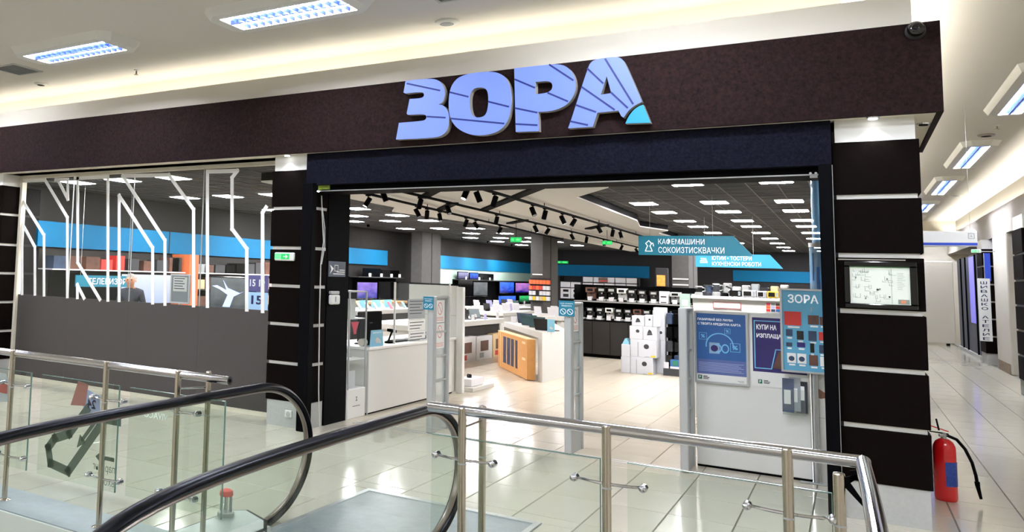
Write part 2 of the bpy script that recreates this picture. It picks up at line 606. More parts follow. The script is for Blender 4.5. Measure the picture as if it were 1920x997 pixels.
A = [[[-1.829,3.513],[-1.8,3.572],[-1.735,3.589],[-1.614,3.59],[-1.557,3.577],[-1.518,3.518],[-1.392,3.176,1],[-1.449,3.152],[-1.499,3.112],[-1.539,3.052,1],[-1.558,3.07,1],[-1.579,3.118,1],[-1.75,3.113,1],[-1.789,2.993,1],[-1.996,2.995,1],[-1.972,3.062,1]],[[-1.672,3.427,1],[-1.635,3.273,1],[-1.721,3.269,1]]]
SUN = [[[-1.382,3.151,1],[-1.327,2.993,1],[-1.524,3.002,1],[-1.499,3.059],[-1.462,3.109],[-1.419,3.141]]]
RAYS = [[[-3.555,3.559],[-3.2,3.452]],[[-3.104,3.427],[-2.913,3.363]],[[-2.722,3.3],[-2.524,3.233]],[[-3.334,3.207],[-3.141,3.181]],[[-3.098,3.17],[-2.567,3.08]],[[-2.474,3.486],[-2.286,3.386]],[[-2.175,3.33],[-1.996,3.234]],[[-2.161,3.587],[-1.949,3.418]],[[-2.472,3.217],[-2.264,3.156]],[[-2.466,3.068],[-2.264,3.042]],[[-1.833,3.514],[-1.7,3.365]],[[-1.64,3.283],[-1.503,3.132]],[[-1.684,3.582],[-1.461,3.162]],[[-1.882,3.355],[-1.608,3.125]],[[-1.932,3.198],[-1.76,3.119]],[[-1.98,3.056],[-1.828,3.01]]]
TAPE = [[[-9.878,1.214],[-9.973,2.245],[-9.655,1.894],[-9.595,1.218]],[[-9.399,1.214],[-9.473,2.069],[-10.005,2.588],[-10.031,2.87],[-9.516,2.864],[-8.999,2.316],[-8.91,1.212]],[[-9.295,2.861],[-9.035,2.857],[-9.013,2.578],[-9.219,2.829]],[[-8.709,1.209],[-8.723,1.384],[-8.577,1.208]],[[-8.832,2.864],[-8.74,1.69],[-8.268,1.204]],[[-8.891,2.866],[-8.233,2.865],[-8.116,1.202]],[[-7.909,1.207],[-8.004,2.601],[-7.354,1.907],[-7.311,1.206]],[[-7.101,1.199],[-7.148,2.007],[-7.955,2.866],[-7.13,2.845],[-6.694,2.396],[-6.631,1.204]],[[-6.412,1.208],[-6.495,2.862],[-6.03,2.853],[-6.106,2.773],[-6.078,2.148],[-5.848,1.913],[-5.817,1.197]],[[-5.59,1.191],[-5.636,2.338],[-5.587,2.402]]]# ------------------------------------------------------------------ large structure
XL, XR = -12.0, 2.8            # mall extents
D = 7.644                      # pillar front plane
SOF = 2.944                    # soffit under the fascia
ZC = 4.15                      # mall ceiling
SX0, SX1, SY1, SZ = -10.5, -0.12, 34.0, 2.9   # shop interior
CAMP = Vector((0, 0, 1.65))

def floor():
    mb = MB()
    for x0, x1, y0, y1 in ((XL, -3.36, 3.76, 8.6), (-3.36, -1.78, 4.45, 8.6), (-1.78, .02, 3.8, 8.6), (.02, XR, -6, 8.6),
                           (SX0 - .1, XR, 8.6, 37)):
        mb.box(x0, x1, y0, y1, -.5, -.006)
    fl = struct('floor', mb, 'grout')
    e = MB().box(XL, -3.36, 3.75, 4.14, -.03, .004)
    e.box(-1.78, .02, 3.78, 3.98, -.03, .004)
    build('edge_trim', e, 'ledge', fl)
    e = MB().box(XL, -3.36, 3.735, 3.752, -.5, -.004)
    build('slab_edge', e, 'slabw', fl)
    PX, PY, X0, Y0, g = .4275, .69, -1.985, 6.13, .0035
    cand = []
    for i in range(-22, 12):
        for j in range(-16, 46):
            x0, x1, y0, y1 = X0 + i * PX, X0 + (i + 1) * PX, Y0 + j * PY, Y0 + (j + 1) * PY
            cx, cy = (x0 + x1) / 2, (y0 + y1) / 2
            if x1 > XR or (cx < .02 and y0 < 3.7):
                continue
            if cy > 8.6 and cx < SX0:
                continue
            lo = 4.14 if x0 < -3.36 else 3.98
            if cx < .02:
                y0 = max(y0, lo)
            bits = [(x0, x1, y0, y1)]
            if x1 > -3.1 and x0 < -1.77 and y0 < 5.95:               # cut round the landing plate
                bits = [(x0, x1, max(y0, 5.95), y1), (x0, min(x1, -3.1), y0, min(y1, 5.95)), (max(x0, -1.77), x1, y0, min(y1, 5.95))]
            for x0, x1, y0, y1 in bits:
                if y1 - y0 < .03 or x1 - x0 < .03:
                    continue
                # seen by the photograph?
                d = Vector(((x0 + x1) / 2, (y0 + y1) / 2, 0)) - CAMP
                ang = math.degrees(math.atan2(d.x, d.y))
                vis = -57 < ang < 26 and d.y > 3
                cand.append((d.length if vis else 90 + d.length, x0, x1, y0, y1))
    cand.sort()
    meshes = {}
    for k, (dd, x0, x1, y0, y1) in enumerate(cand[:290]):
        shop = (y0 + y1) / 2 > 8.4 and x1 < 0
        key = (round(x1 - x0, 4), round(y1 - y0, 4), shop)
        w, h = (x1 - x0) / 2 - g, (y1 - y0) / 2 - g
        if key not in meshes:
            mb = MB()
            b = .0025
            vs = [(-w, -h, -.006), (w, -h, -.006), (w, h, -.006), (-w, h, -.006), (-w + b, -h + b, 0), (w - b, -h + b, 0), (w - b, h - b, 0), (-w + b, h - b, 0)]
            mb.add(vs, [(4, 5, 6, 7), (0, 1, 5, 4), (1, 2, 6, 5), (2, 3, 7, 6), (3, 0, 4, 7)])
            o = build('tile', mb, 'shoptile' if shop else 'tile', fl)
            meshes[key] = o.data
        else:
            o = bpy.data.objects.new('tile', meshes[key])
            COL.objects.link(o)
            o.parent = fl
        o.location = ((x0 + x1) / 2, (y0 + y1) / 2, 0)
    far = {True: MB(), False: MB()}
    for dd, x0, x1, y0, y1 in cand[290:]:
        shop = (y0 + y1) / 2 > 8.4 and x1 < 0
        far[shop].box(x0 + g, x1 - g, y0 + g, y1 - g, -.006, 0)
    build('far_tiling', far[False], 'tile', fl, kind='stuff')
    build('shop_tiling', far[True], 'shoptile', fl, kind='stuff')
    t = MB().box(-4.6, -.2, 8.4, 8.424, -.002, .003).box(-4.6, -.2, 8.5, 8.524, -.002, .003)
    build('door_track', t, 'alu', fl)
    # lower storey seen through the opening from other places
    struct('floor', MB().box(XL, .02, -6, 4.4, -4.7, -4.6), 'floorlow')
floor()

# mall ceiling with its cove
mb = MB().box(XL - 1, XR + .6, -6, 37.2, ZC, ZC + .1)
ceiling = struct('ceiling', mb, 'ceil')
mb = MB().box(XL, .43, 7.75, 7.83, SOF, 3.885).box(XL, .43, 7.83, 8.2, SOF, 3.80)
mb.box(.35, .43, 7.83, 36, SOF, 3.885).box(0, .35, 8.2, 36, SOF, 3.80)
struct('trim_1', mb, 'bulk')                                     # bulkhead above the fascia
struct('trim_2', MB().box(XL, 0, 8.2, 8.3, 3.8, ZC).box(-.1, 0, 8.3, 36, 3.8, ZC), 'bulk')   # back of the cove
def tube_light(x0, x1, y0, y1, z, m='cove'):
    t = T('cove_tube', 'hidden warm tube light lying in the ceiling cove', 'light', ((x0 + x1) / 2, (y0 + y1) / 2, z - .02), 'warm tubes in the ceiling coves')
    build('tube', MB().box(x0, x1, y0, y1, z, z + .03), m, t)
    build('batten', MB().box(x0, x1, y0 - .005, y1 + .005, z - .02, z), 'white', t)
n = 6
for i in range(n):
    w = (12.0) / n
    tube_light(XL + i * w + .03, XL + (i + 1) * w - .03 + (.3 if i == n - 1 else 0), 7.9, 7.94, 3.82)
for i in range(4):
    tube_light(.24, .28, 8.4 + i * 7, 15.2 + i * 7, 3.847, 'cove2')

# right side of the corridor: bulkhead, cove, shop fronts
mb = MB().box(2.75, 2.80, 8, 36.9, 3.0, 3.62).box(2.80, 3.3, 8, 36.9, 3.0, 3.5).box(3.0, 3.3, 8, 36.9, 3.5, ZC)
struct('trim_3', mb, 'shadebulk')
struct('wall_right', MB().box(3.3, 3.4, 8, 36.9, 0, ZC), 'warm_white')
for i in range(4):
    tube_light(2.85, 2.89, 9 + i * 7, 15.8 + i * 7, 3.52, 'cove2')
struct('wall_back', MB().box(-.1, 3.4, 36.9, 37.1, 0, ZC), 'warm_white')

# fascia with its soffit
FY, FX1, FZ1 = 7.536, .577, 3.605
mb = MB().box(XL, FX1, FY, FY + .04, SOF - .002, FZ1).box(FX1 - .04, FX1, FY + .04, 9.7, SOF - .002, FZ1).box(XL, FX1 - .04, FY + .04, 7.74, FZ1 - .03, FZ1)
fascia = struct('trim_4', mb, 'fascia')
struct('trim_5', MB().box(XL, FX1 - .04, FY + .04, 8.25, SOF, SOF + .03).box(.3, FX1 - .04, 8.25, 9.7, SOF, SOF + .03), 'soffit')

# pillars clad in dark panels
BANDS = [(.272, .655), (.690, 1.07), (1.105, 1.485), (1.52, 1.90), (1.935, 2.338), (2.373, 2.772)]
def pillar(x0, x1, y0, y1, lip=.02, top=SOF, sides='f'):
    r = struct('pillar', MB().box(x0 + lip, x1 - lip, y0 + lip, y1, 0, top), 'strip')
    build('base', MB().box(x0 + lip * .8, x1 - lip * .8, y0 + lip * .6, y1 - .002, 0, .268), 'base', r)
    for a, b in BANDS:
        if 'f' in sides:
            build('cladding_panel', MB().rbox(x0, x1, y0, y0 + lip - .001, a, b, .004, 1), 'panel', r)
        if 'r' in sides:
            build('cladding_panel', MB().rbox(x1 - lip + .001, x1, y0 + lip, y1 - .005, a, b, .004, 1), 'panel', r)
        if 'l' in sides:
            build('cladding_panel', MB().rbox(x0, x0 + lip - .001, y0 + lip, y1 - .005, a, b, .004, 1), 'panel', r)
    return r
PR = pillar(-.088, .438, D, 9.1, sides='fr')
PL = pillar(-5.27, -4.73, D, 7.98, sides='fr')
P3 = pillar(-11.0, -10.02, D, 8.0, sides='fr')
# pillars along the right of the corridor
for y in (18.2, 26.6):
    pillar(2.3 if y < 20 else 2.62, 3.2, y, y + 1.0, sides='fl', top=3.0)

# black jamb and header of the entrance
jamb = struct('door_1', MB().box(-4.80, -4.735, 8.0, 8.48, 0, 2.60), 'black')
build('door_post', MB().rbox(-4.795, -4.665, 7.53, 7.625, 0, 2.61, .006, 1), 'black', jamb)
build('door_post', MB().rbox(-.178, -.092, 7.6, 7.7, 0, 2.61, .006, 1), 'black', jamb)
build('door_post', MB().rbox(-.165, -.125, 7.9, 8.3, 0, 2.55, .006, 1), 'header', jamb)
build('seal', MB().box(-.091, -.087, 7.62, 7.63, 0, 2.6), 'base', jamb)
build('head_track', MB().box(-4.73, -.12, 7.72, 8.1, 2.535, 2.605), 'black', jamb)
build('track_edge', MB().box(-4.73, -.15, 7.705, 7.715, 2.535, 2.545), 'alu', jamb)
struct('trim_6', MB().box(-4.80, -.092, D - .03, 8.1, 2.60, SOF - .003), 'header')

# shop window left of the entrance
YW = 8.0
win = struct('window_1', MB().box(-10.04, -9.97, YW - .04, YW + .04, 0, 2.94).box(-10.0, -5.27, YW - .03, YW + .05, 2.9, 2.944)
             .box(-10.0, -5.27, YW - .02, YW + .04, 0, .05), 'soffit')
gx = [-9.97, -8.91, -7.74, -6.55, -5.27]
for a, b in zip(gx, gx[1:]):
    build('pane', MB().box(a + .003, b - .003, YW, YW + .008, 1.205, 2.9), 'wglass', win)
    build('opaque_panel', MB().box(a + .001, b - .001, YW, YW + .012, .05, 1.203), 'darkfilm', win)
for a in gx[1:-1]:
    build('joint', MB().box(a - .004, a + .004, YW - .002, YW + .012, 1.2, 2.9), 'alu', win)
tp = []
for loop in TAPE:
    mb = MB()
    for k, (p, q) in enumerate(zip(loop, loop[1:])):
        p, q = Vector((p[0], 0, p[1])), Vector((q[0], 0, q[1]))
        yt = YW - .004 - .0012 * (k % 2)
        d = (q - p).normalized() * .022
        mb.bar((p.x - d.x, yt, p.z - d.z), (q.x + d.x, yt, q.z + d.z), .004, .05, up=(d.z, 0, -d.x))
    build('vinyl_stripe', mb, 'tape', win)

# shop shell
struct('wall_left', MB().box(SX0 - .1, SX0, 8.06, SY1, 0, SZ), 'wallgrey')
struct('wall_back', MB().box(SX0 - .1, SX1, SY1, SY1 + .1, 0, SZ), 'walldark')
struct('wall_right', MB().box(SX1, 0, 9.1, SY1, 0, SZ).box(SX1 + .01, .3, 9.12, 36, 0, SOF), ['navy', 'warm_white'])
bpy.data.objects[-1] if False else None
sc = struct('ceiling', MB().box(SX0 - .1, SX1, 8.1, SY1, SZ, SZ + .05), 'shopceil')
mb = MB()
x = SX0
while x < SX1:
    mb.box(x - .006, x + .006, 8.2, SY1, SZ - .006, SZ)
    x += .3167
y = 8.3
while y < SY1:
    mb.box(SX0, SX1, y - .008, y + .008, SZ - .006, SZ)
    y += .44
build('grid_bars', mb, 'tbar', sc, kind='stuff')
# white ceiling raft with black slots
raft = [(-6.1, 8.6), (-6.15, 12.54), (-6.62, 13.38), (-6.08, 18.2), (-6.05, 19.85), (-6.15, 24.0), (-6.3, 31.5), (-3.6, 31.5), (-3.4, 21.6), (-3.43, 20.04), (-3.1, 19.2), (-3.38, 17.8), (-3.11, 16.13), (-2.98, 11.53), (-2.33, 10.45), (-2.33, 8.6)]
mb = MB().prism(raft[::-1], 2.78, 2.80, 'xy')
rf = struct('ceiling', mb, 'slab')
build('edge', MB().prism([(x + (.0 if x > -5 else 0), y) for x, y in raft[::-1]], 2.801, 2.90, 'xy'), 'black', rf)
for (a, b) in (((-4.93, 10.91), (-4.13, 9.7)), ((-5.47, 12.84), (-4.83, 11.84)), ((-4.88, 13.17), (-2.92, 9.87)), ((-5.51, 16.35), (-4.92, 15.48)), ((-4.46, 18.16), (-3.84, 16.97))):
    build('black_slot', MB().bar((a[0], a[1], 2.765), (b[0], b[1], 2.765), .13, .03), 'black', rf)
# cyan bands along the walls
struct('trim_7', MB().box(SX0, SX0 + .05, 8.7, 20.9, 1.93, 2.335).box(SX0, SX0 + .05, 23.0, 33.95, 1.93, 2.335), 'blue')
struct('trim_8', MB().box(-10.4, -6.14, SY1 - .06, SY1, 1.88, 2.32).box(-3.4, -.2, SY1 - .06, SY1, 1.87, 2.25), 'blue')
build('joint', MB().box(SX0 + .05, SX0 + .053, 11.8, 11.83, 1.93, 2.335), 'walldark', bpy.data.objects['trim_7'])
struct('trim_9', MB().box(SX0, SX0 + .02, 24, 33.9, 1.2, 1.93), 'mint')
def column(x0, x1, y0, y1):
    c = struct('column', MB().box(x0, x1, y0, y1, 0, SZ), 'colgrey')
    build('joint', MB().box(x1, x1 + .004, y0 + (y1 - y0) * .5, y0 + (y1 - y0) * .52, 0, SZ), 'black', c)
    return c
column(-10.02, -9.7, 21.5, 22.8)
C2 = column(-7.0, -6.68, 22.5, 23.9)
C3 = column(-3.56, -3.19, 22.5, 23.9)
build('white_batten', MB().box(-6.95, -6.69, 22.48, 22.5, 1.80, 1.83), 'white', C2)
for z in (1.79, 1.65):
    build('white_batten', MB().box(-3.54, -3.2, 22.48, 22.5, z, z + .03), 'white', C3)

# rest of the mall around the opening, behind the viewer
struct('wall_front', MB().box(XL, 3.4, -6.1, -6, -4.6, ZC), 'warm_white')
struct('wall_side', MB().box(XL - .1, XL, -6, 8, -4.6, ZC), 'warm_white')
struct('wall_side', MB().box(3.4, 3.5, -6, 8, -.5, ZC), 'warm_white')
# ------------------------------------------------------------------ lamps
def fixture(cx, cy, L, Wd, along, label, group='louvred ceiling lamps of the mall', louv=True):
    t = T('ceiling_lamp', label, 'ceiling lamp', (cx, cy, ZC), group)
    def P(u, v, z):
        return (cx + u, cy + v, z) if along == 'x' else (cx + v, cy + u, z)
    h, k = .085, .12
    def ring(l, w, c):
        return [(-l + c, -w), (l - c, -w), (l, -w + c), (l, w - c), (l - c, w), (-l + c, w), (-l, w - c), (-l, -w + c)]
    o1, o2 = ring(L / 2, Wd / 2, k), ring(L / 2 - .05, Wd / 2 - .04, k)
    iL, iW = L / 2 - .17, Wd / 2 - .14
    inn = ring(iL, iW, .012)
    mb = MB()
    vs = [P(u, v, ZC) for u, v in o1] + [P(u, v, ZC - h) for u, v in o2] + [P(u, v, ZC - h) for u, v in inn] + [P(u, v, ZC - .03) for u, v in inn]
    fs = []
    for i in range(8):
        j = (i + 1) % 8
        for a in (0, 8, 16):
            fs.append((a + i, a + j, a + 8 + j, a + 8 + i))
    mb.add(vs, fs)
    build('frame', mb, 'white', t)
    d = MB().add([P(-iL, -iW, ZC - .032), P(iL, -iW, ZC - .032), P(iL, iW, ZC - .032), P(-iL, iW, ZC - .032), P(-iL, -iW, ZC - .03), P(iL, -iW, ZC - .03), P(iL, iW, ZC - .03), P(-iL, iW, ZC - .03)],
                 [(0, 1, 2, 3), (4, 5, 6, 7), (0, 1, 5, 4), (1, 2, 6, 5), (2, 3, 7, 6), (3, 0, 4, 7)])
    build('reflector', d, 'lampback', t)
    for v in ((-iW * .5, iW * .5) if along == 'x' else (-iW * .7, 0, iW * .7)):
        build('tube', MB().cyl(P(-iL + .04, v, ZC - .05), P(iL - .04, v, ZC - .05), .012, n=8), 'lampblue' if along == 'x' else 'lampcorr', t)
    if louv:
        lv = MB()
        n = int(2 * iL / .085)
        for i in range(1, n):
            u = -iL + 2 * iL * i / n
            a, b = P(u - .004, -iW, ZC - h), P(u + .004, iW, ZC - .035)
            lv.box(min(a[0], b[0]), max(a[0], b[0]), min(a[1], b[1]), max(a[1], b[1]), ZC - h + .004, ZC - .045)
        a, b = P(-iL, -.012, 0), P(iL, .012, 0)
        lv.box(min(a[0], b[0]), max(a[0], b[0]), min(a[1], b[1]), max(a[1], b[1]), ZC - h + .002, ZC - .045)
        build('louvre', lv, 'louvre', t, kind='stuff')
    return t
fixture(-7.2, 6.36, 1.65, .68, 'x', 'long louvred ceiling lamp above the left end of the fascia, beside the square vent')
fixture(-4.28, 6.36, 1.65, .68, 'x', 'long louvred ceiling lamp in front of the fascia, between the sign and the vent lamp')
for i, (y, L) in enumerate(((13.3, 3.1), (19.2, 3.3), (24.5, 3.5), (30.2, 3.0), (35.0, 2.4))):  # last lamp is added to brighten the far end of the corridor
    fixture(1.80, y, L, .52, 'y', 'louvred ceiling lamp over the side corridor, %s one past the corner' % ORD[i])
for x in (-10.1, -1.3, 1.5):  # these and the rows below: unseen lamps added to light the hall
    fixture(x, 6.36 if x < 0 else 5.2, 1.65, .68, 'x', 'added unseen ceiling lamp that lights the mall hall', louv=False)
for y in (2.4, -2.2):
    for x in (-9.5, -6.4, -3.2, -.4):
        fixture(x, y, 1.65, .68, 'x', 'added unseen ceiling lamp that lights the mall hall', louv=False)

# ceiling bits
def disc(name, label, cat, x, y, r, mrim='white', mcore='greypaper', sy=1.3, drop=.025):
    t = T(name, label, cat, (x, y, ZC))
    build('rim', MB().lathe([(r, ZC - .002), (r, ZC - drop * .6), (r * .82, ZC - drop), (r * .6, ZC - drop)], (x, y, 0), 24, 1, sy), mrim, t, smooth=True)
    build('grille', MB().lathe([(r * .6, ZC - drop - .001), (r * .5, ZC - drop - .004), (.001, ZC - drop - .005)], (x, y, 0), 24, 1, sy), mcore, t, smooth=True)
disc('ceiling_speaker', 'round white ceiling speaker with grey grille above the blue sign', 'speaker', -3.17, 7.53, .115, sy=1.0)
disc('downlight', 'small round unlit downlight near the left end of the fascia', 'downlight', -9.13, 7.5, .075, mcore='black')
disc('downlight', 'small dark round downlight in corridor ceiling beside first corridor lamp', 'downlight', 1.80, 17.0, .11, 'bronze', 'black')
disc('downlight', 'small white round downlight far along corridor ceiling beside last lamps', 'downlight', 2.25, 27.2, .11)
def sprinkler(x, y, label):
    t = T('sprinkler', label, 'sprinkler', (x, y, ZC))
    build('escutcheon', MB().lathe([(.035, ZC), (.03, ZC - .012), (.012, ZC - .014)], (x, y, 0), 14), 'silver', t, smooth=True)
    build('nozzle', MB().cyl((x, y, ZC - .014), (x, y, ZC - .06), .01).lathe([(.028, ZC - .065), (.028, ZC - .06)], (x, y, 0), 12), 'bronze', t)
sprinkler(-7.36, 7.55, 'tiny ceiling sprinkler between the vent lamp and the fascia')
sprinkler(1.83, 16.1, 'tiny sprinkler in corridor ceiling by the first corridor lamp')
def vent(x0, x1, y0, y1, label):
    t = T('ceiling_vent', label, 'vent', ((x0 + x1) / 2, (y0 + y1) / 2, ZC))
    f = MB()
    for a, b, c, d in ((x0, x1, y0, y0 + .03), (x0, x1, y1 - .03, y1), (x0, x0 + .03, y0 + .03, y1 - .03), (x1 - .03, x1, y0 + .03, y1 - .03)):
        f.box(a, b, c, d, ZC - .012, ZC)
    build('frame', f, 'base', t)
    s = MB()
    y = y0 + .05
    while y < y1 - .04:
        s.obox(((x0 + x1) / 2, y, ZC - .008), (x1 - x0 - .06, .02, .002), (1, 0, 0), (0, .8, .6), (0, -.6, .8))
        y += .028
    build('slats', s, 'greypaper', t, kind='stuff')
vent(-8.98, -8.52, 6.55, 7.02, 'square grey ceiling vent at far left of the mall ceiling')
vent(-3.0, -2.55, 6.5, 6.95, 'square white ceiling vent above the round speaker')

# spotlights in the soffit
def soffit_spot(x, y, label, on=True):
    t = T('soffit_spotlight', label, 'spotlight', (x, y, SOF), 'recessed spotlights under the fascia')
    build('ring', MB().lathe([(.045, SOF), (.042, SOF - .012), (.03, SOF - .013)], (x, y, 0), 18), 'chrome', t, smooth=True)
    build('lens', MB().lathe([(.03, SOF - .0135), (.028, SOF - .018), (.001, SOF - .019)], (x, y, 0), 16), 'spotlit' if on else 'black', t, smooth=True)
    if on:
        l = bpy.data.lights.new('spot_lamp', 'SPOT')
        l.energy = 14
        l.spot_size = math.radians(95)
        l.spot_blend = .9
        l.shadow_soft_size = .02
        l.color = (.86, .92, 1)
        o = bpy.data.objects.new('spot_lamp', l)
        COL.objects.link(o)
        o.parent = t
        o.location = (0, 0, -.03)
soffit_spot(.17, 7.60, 'lit soffit spotlight above the right pillar with the floor plan')
soffit_spot(-5.05, 7.60, 'lit soffit spotlight above the pillar left of the entrance')
soffit_spot(.49, 8.03, 'unlit dark soffit spotlight round the corner of the right pillar', False)

# shop ceiling panels
proto = None
def led(x, y, label):
    global proto
    if proto is None:
        t = T('ceiling_panel_light', label, 'ceiling light', (x, y, SZ), 'square led lights in the shop ceiling')
        build('trim', MB().box(x - .175, x + .175, y - .235, y + .235, SZ - .008, SZ), 'white', t)
        build('diffuser', MB().box(x - .16, x + .16, y - .215, y + .215, SZ - .012, SZ - .008), 'lampwhite', t)
        proto = t
    else:
        dup(proto, (x, y, SZ), label)
rows = [11.3, 13.95, 15.7, 17.9, 19.6, 21.9, 24.4, 27.0, 29.6, 32.2]
for c, x in enumerate((-.68, -1.62, -2.59)):
    for r, y in enumerate(rows):
        if x < -2.3 and r < 1 or (c == 2 and r > 7):
            continue
        led(x, y, 'square white ceiling light, %s from entrance, %s row from the right wall' % (ORD[r - (1 if c == 2 else 0)], ORD[c]))
rows = [8.6, 11.1, 13.9, 15.6, 17.2, 20.0, 22.2, 24.6, 27.0, 29.5]
for c, x in enumerate((-9.5, -8.55, -7.6)):
    for r, y in enumerate(rows):
        if c == 0 and r == 6:
            continue
        led(x, y, 'square white ceiling light, %s from window, %s row from the left wall' % (ORD[r], ORD[c]))

# ceiling tracks with black spotlights
def track(p0, p1, label):
    t = T('light_track', label, 'light track', (p0[0], p0[1], 2.72))
    build('rail', MB().bar((p0[0], p0[1], 2.72), (p1[0], p1[1], 2.72), .035, .03), 'black', t)
    s = MB()
    n = 5
    for i in range(n):
        k = i / (n - 1)
        x, y = p0[0] + (p1[0] - p0[0]) * k, p0[1] + (p1[1] - p0[1]) * k
        s.cyl((x, y, 2.73), (x, y, 2.78), .006, n=6)
    build('hangers', s, 'black', t)
TR = [((-5.12, 8.7), (-6.02, 22.0), 'black lighting track hung under the white ceiling raft, nearest the left wall'),
      ((-4.6, 8.7), (-5.1, 28.0), 'black lighting track hung under the middle of the white ceiling raft'),
      ((-3.55, 8.7), (-3.85, 23.0), 'black lighting track hung under the white ceiling raft, nearest the right wall')]
for a in TR:
    track(*a)
SP = [[9.78, 11.58, 12.01, 12.6, 13.96, 14.53, 16.12], [9.09, 10.2, 11.21, 13.37, 15.64, 16.48, 18.42, 19.77, 21.6, 23.86, 26.05], [9.06, 9.45, 10.06, 11.7, 12.31, 13.3, 14.0, 15.85, 17.03, 17.8]]
NM = ['left', 'middle', 'right']
k = 0
for ti, ys in enumerate(SP):
    (x0, y0), (x1, y1), _ = TR[ti]
    for i, y in enumerate(ys):
        x = x0 + (x1 - x0) * (y - y0) / (y1 - y0)
        t = T('track_spotlight', 'black cylinder spotlight, %s from the entrance on the %s ceiling track' % (ORD[i], NM[ti]), 'spotlight', (x, y, 2.7), 'black spotlights on the shop ceiling tracks')
        a = Vector(((-.5, .5, -.3, .35)[k % 4], (-.35, .2, .5)[k % 3], -1)).normalized()
        c = Vector((x, y, 2.62))
        build('adapter', MB().box(x - .018, x + .018, y - .04, y + .04, 2.69, 2.706).cyl((x, y, 2.69), (x, y, 2.635), .008, n=8), 'black', t)
        build('lamp_body', MB().cyl(c - a * .055, c + a * .075, .034, n=14), 'black', t, smooth=True)
        lit = (ti, i) in ((0, 0), (1, 4), (2, 0), (2, 5), (0, 5))
        build('lens', MB().cyl(c + a * .075, c + a * .078, .028, n=12), 'spotlit' if lit else 'greypaper', t)
        k += 1
# wall washers above the left band
for i, y in enumerate((16.2, 18.4, 24.6, 26.8, 29.2)):
    t = T('wall_washer', 'small ceiling washer lighting the grey wall above the cyan band, %s from the window' % ORD[i], 'spotlight', (-9.75, y, SZ))
    build('body', MB().cyl((-9.75, y, SZ), (-9.75, y, SZ - .06), .035), 'black', t)
    l = bpy.data.lights.new('spot_lamp', 'SPOT')
    l.energy = 55
    l.spot_size = math.radians(75)
    l.spot_blend = .8
    l.shadow_soft_size = .03
    o = bpy.data.objects.new('spot_lamp', l)
    COL.objects.link(o)
    o.parent = t
    o.location = (0, 0, -.08)
    o.rotation_euler = (0, math.radians(36), 0)
# ------------------------------------------------------------------ shop sign
t = T('shop_sign', 'big backlit blue letters ЗОРА with cyan sun on the brown fascia', 'sign', (-2.5, FY, 2.99))
for lp in (ZE, O, ER, A):
    build('letter', curve_solid([chaikin(l) for l in lp], 7.46, .075), ['signface', 'signside'], t)
build('sun', curve_solid([chaikin(l) for l in SUN], 7.46, .075), ['signcyan', 'signside'], t)
for p, q in RAYS:
    mb = MB()
    d = Vector((q[0] - p[0], 0, q[1] - p[1])).normalized()
    mb.bar((p[0], 7.459, p[1]), (q[0], 7.459, q[1]), .004, .016, up=(-d.z, 0, d.x))
    build('ray_line', mb, 'signline', t)

# ------------------------------------------------------------------ things fixed to the shop front
t = T('dome_camera', 'dark dome security camera at the top right corner of the fascia', 'camera', (.436, FY, 3.53))
build('housing', MB().cyl((.436, FY, 3.545), (.436, 7.47, 3.545), .062, .055, 24), 'ink', t, smooth=True)
mb = MB()
mb.lathe([(.052, 0), (.05, .02), (.042, .038), (.026, .05), (.001, .055)], (0, 0, 0), 22)
mb.v = [(.436 + v[0], 7.47 - v[2], 3.54 + v[1]) for v in mb.v]
build('dome', mb, 'domeglass', t, smooth=True)
build('lens', MB().cyl((.431, 7.425, 3.548), (.431, 7.412, 3.548), .024, .018, 18), 'gloss_black', t, smooth=True)

def exit_sign(x0, x1, z0, z1, y, label, lit=False, wall=True):
    t = T('exit_sign', label, 'exit sign', ((x0 + x1) / 2, y, z0))
    build('box', MB().rbox(x0, x1, y - .03, y, z0, z1, .012, 2), 'white' if not lit else 'exitgreen', t)
    w = x1 - x0
    f = MB().box(x0 + w * .33, x1 - w * .24, y - .032, y - .03, z0 + (z1 - z0) * .18, z1 - (z1 - z0) * .15)
    if not lit:
        build('green_face', f, 'exitgreen', t)
        build('lit_end', MB().box(x0 + w * .03, x0 + w * .3, y - .0315, y - .03, z0 + (z1 - z0) * .2, z1 - (z1 - z0) * .12), 'exitlit', t)
        zc, xc = (z0 + z1) / 2, x0 + w * .58
        build('arrow', MB().box(xc - .03, xc + .005, y - .034, y - .032, zc - .006, zc + .006).prism([(xc, zc - .024), (xc + .03, zc), (xc, zc + .024)], y - .034, y - .032), 'white', t)
    else:
        build('arrow', MB().box(x0 + w * .55, x1 - w * .12, y - .034, y - .03, z0 + .03, z1 - .03).prism([(x0 + w * .1, (z0 + z1) / 2), (x0 + w * .3, z0 + .02), (x0 + w * .3, z1 - .02)], y - .034, y - .03), 'exitlit', t)
        build('hanger', MB().cyl(((x0 + x1) / 2, y - .015, z1), ((x0 + x1) / 2, y - .015, 2.77), .005, n=6), 'black', t)
    return t
exit_sign(-5.19, -4.93, 1.775, 1.866, D, 'white emergency exit light with green arrow on the dark pillar')
exit_sign(-5.03, -4.83, 2.33, 2.42, 15.0, 'green exit sign hung under the white ceiling raft, nearest the entrance', True)
exit_sign(-4.30, -4.10, 2.46, 2.54, 18.7, 'green exit sign hung among ceiling tracks deeper in the shop', True)
exit_sign(-9.55, -9.1, 2.36, 2.46, SY1, 'green exit sign on back wall above the cyan band, beside column', True)

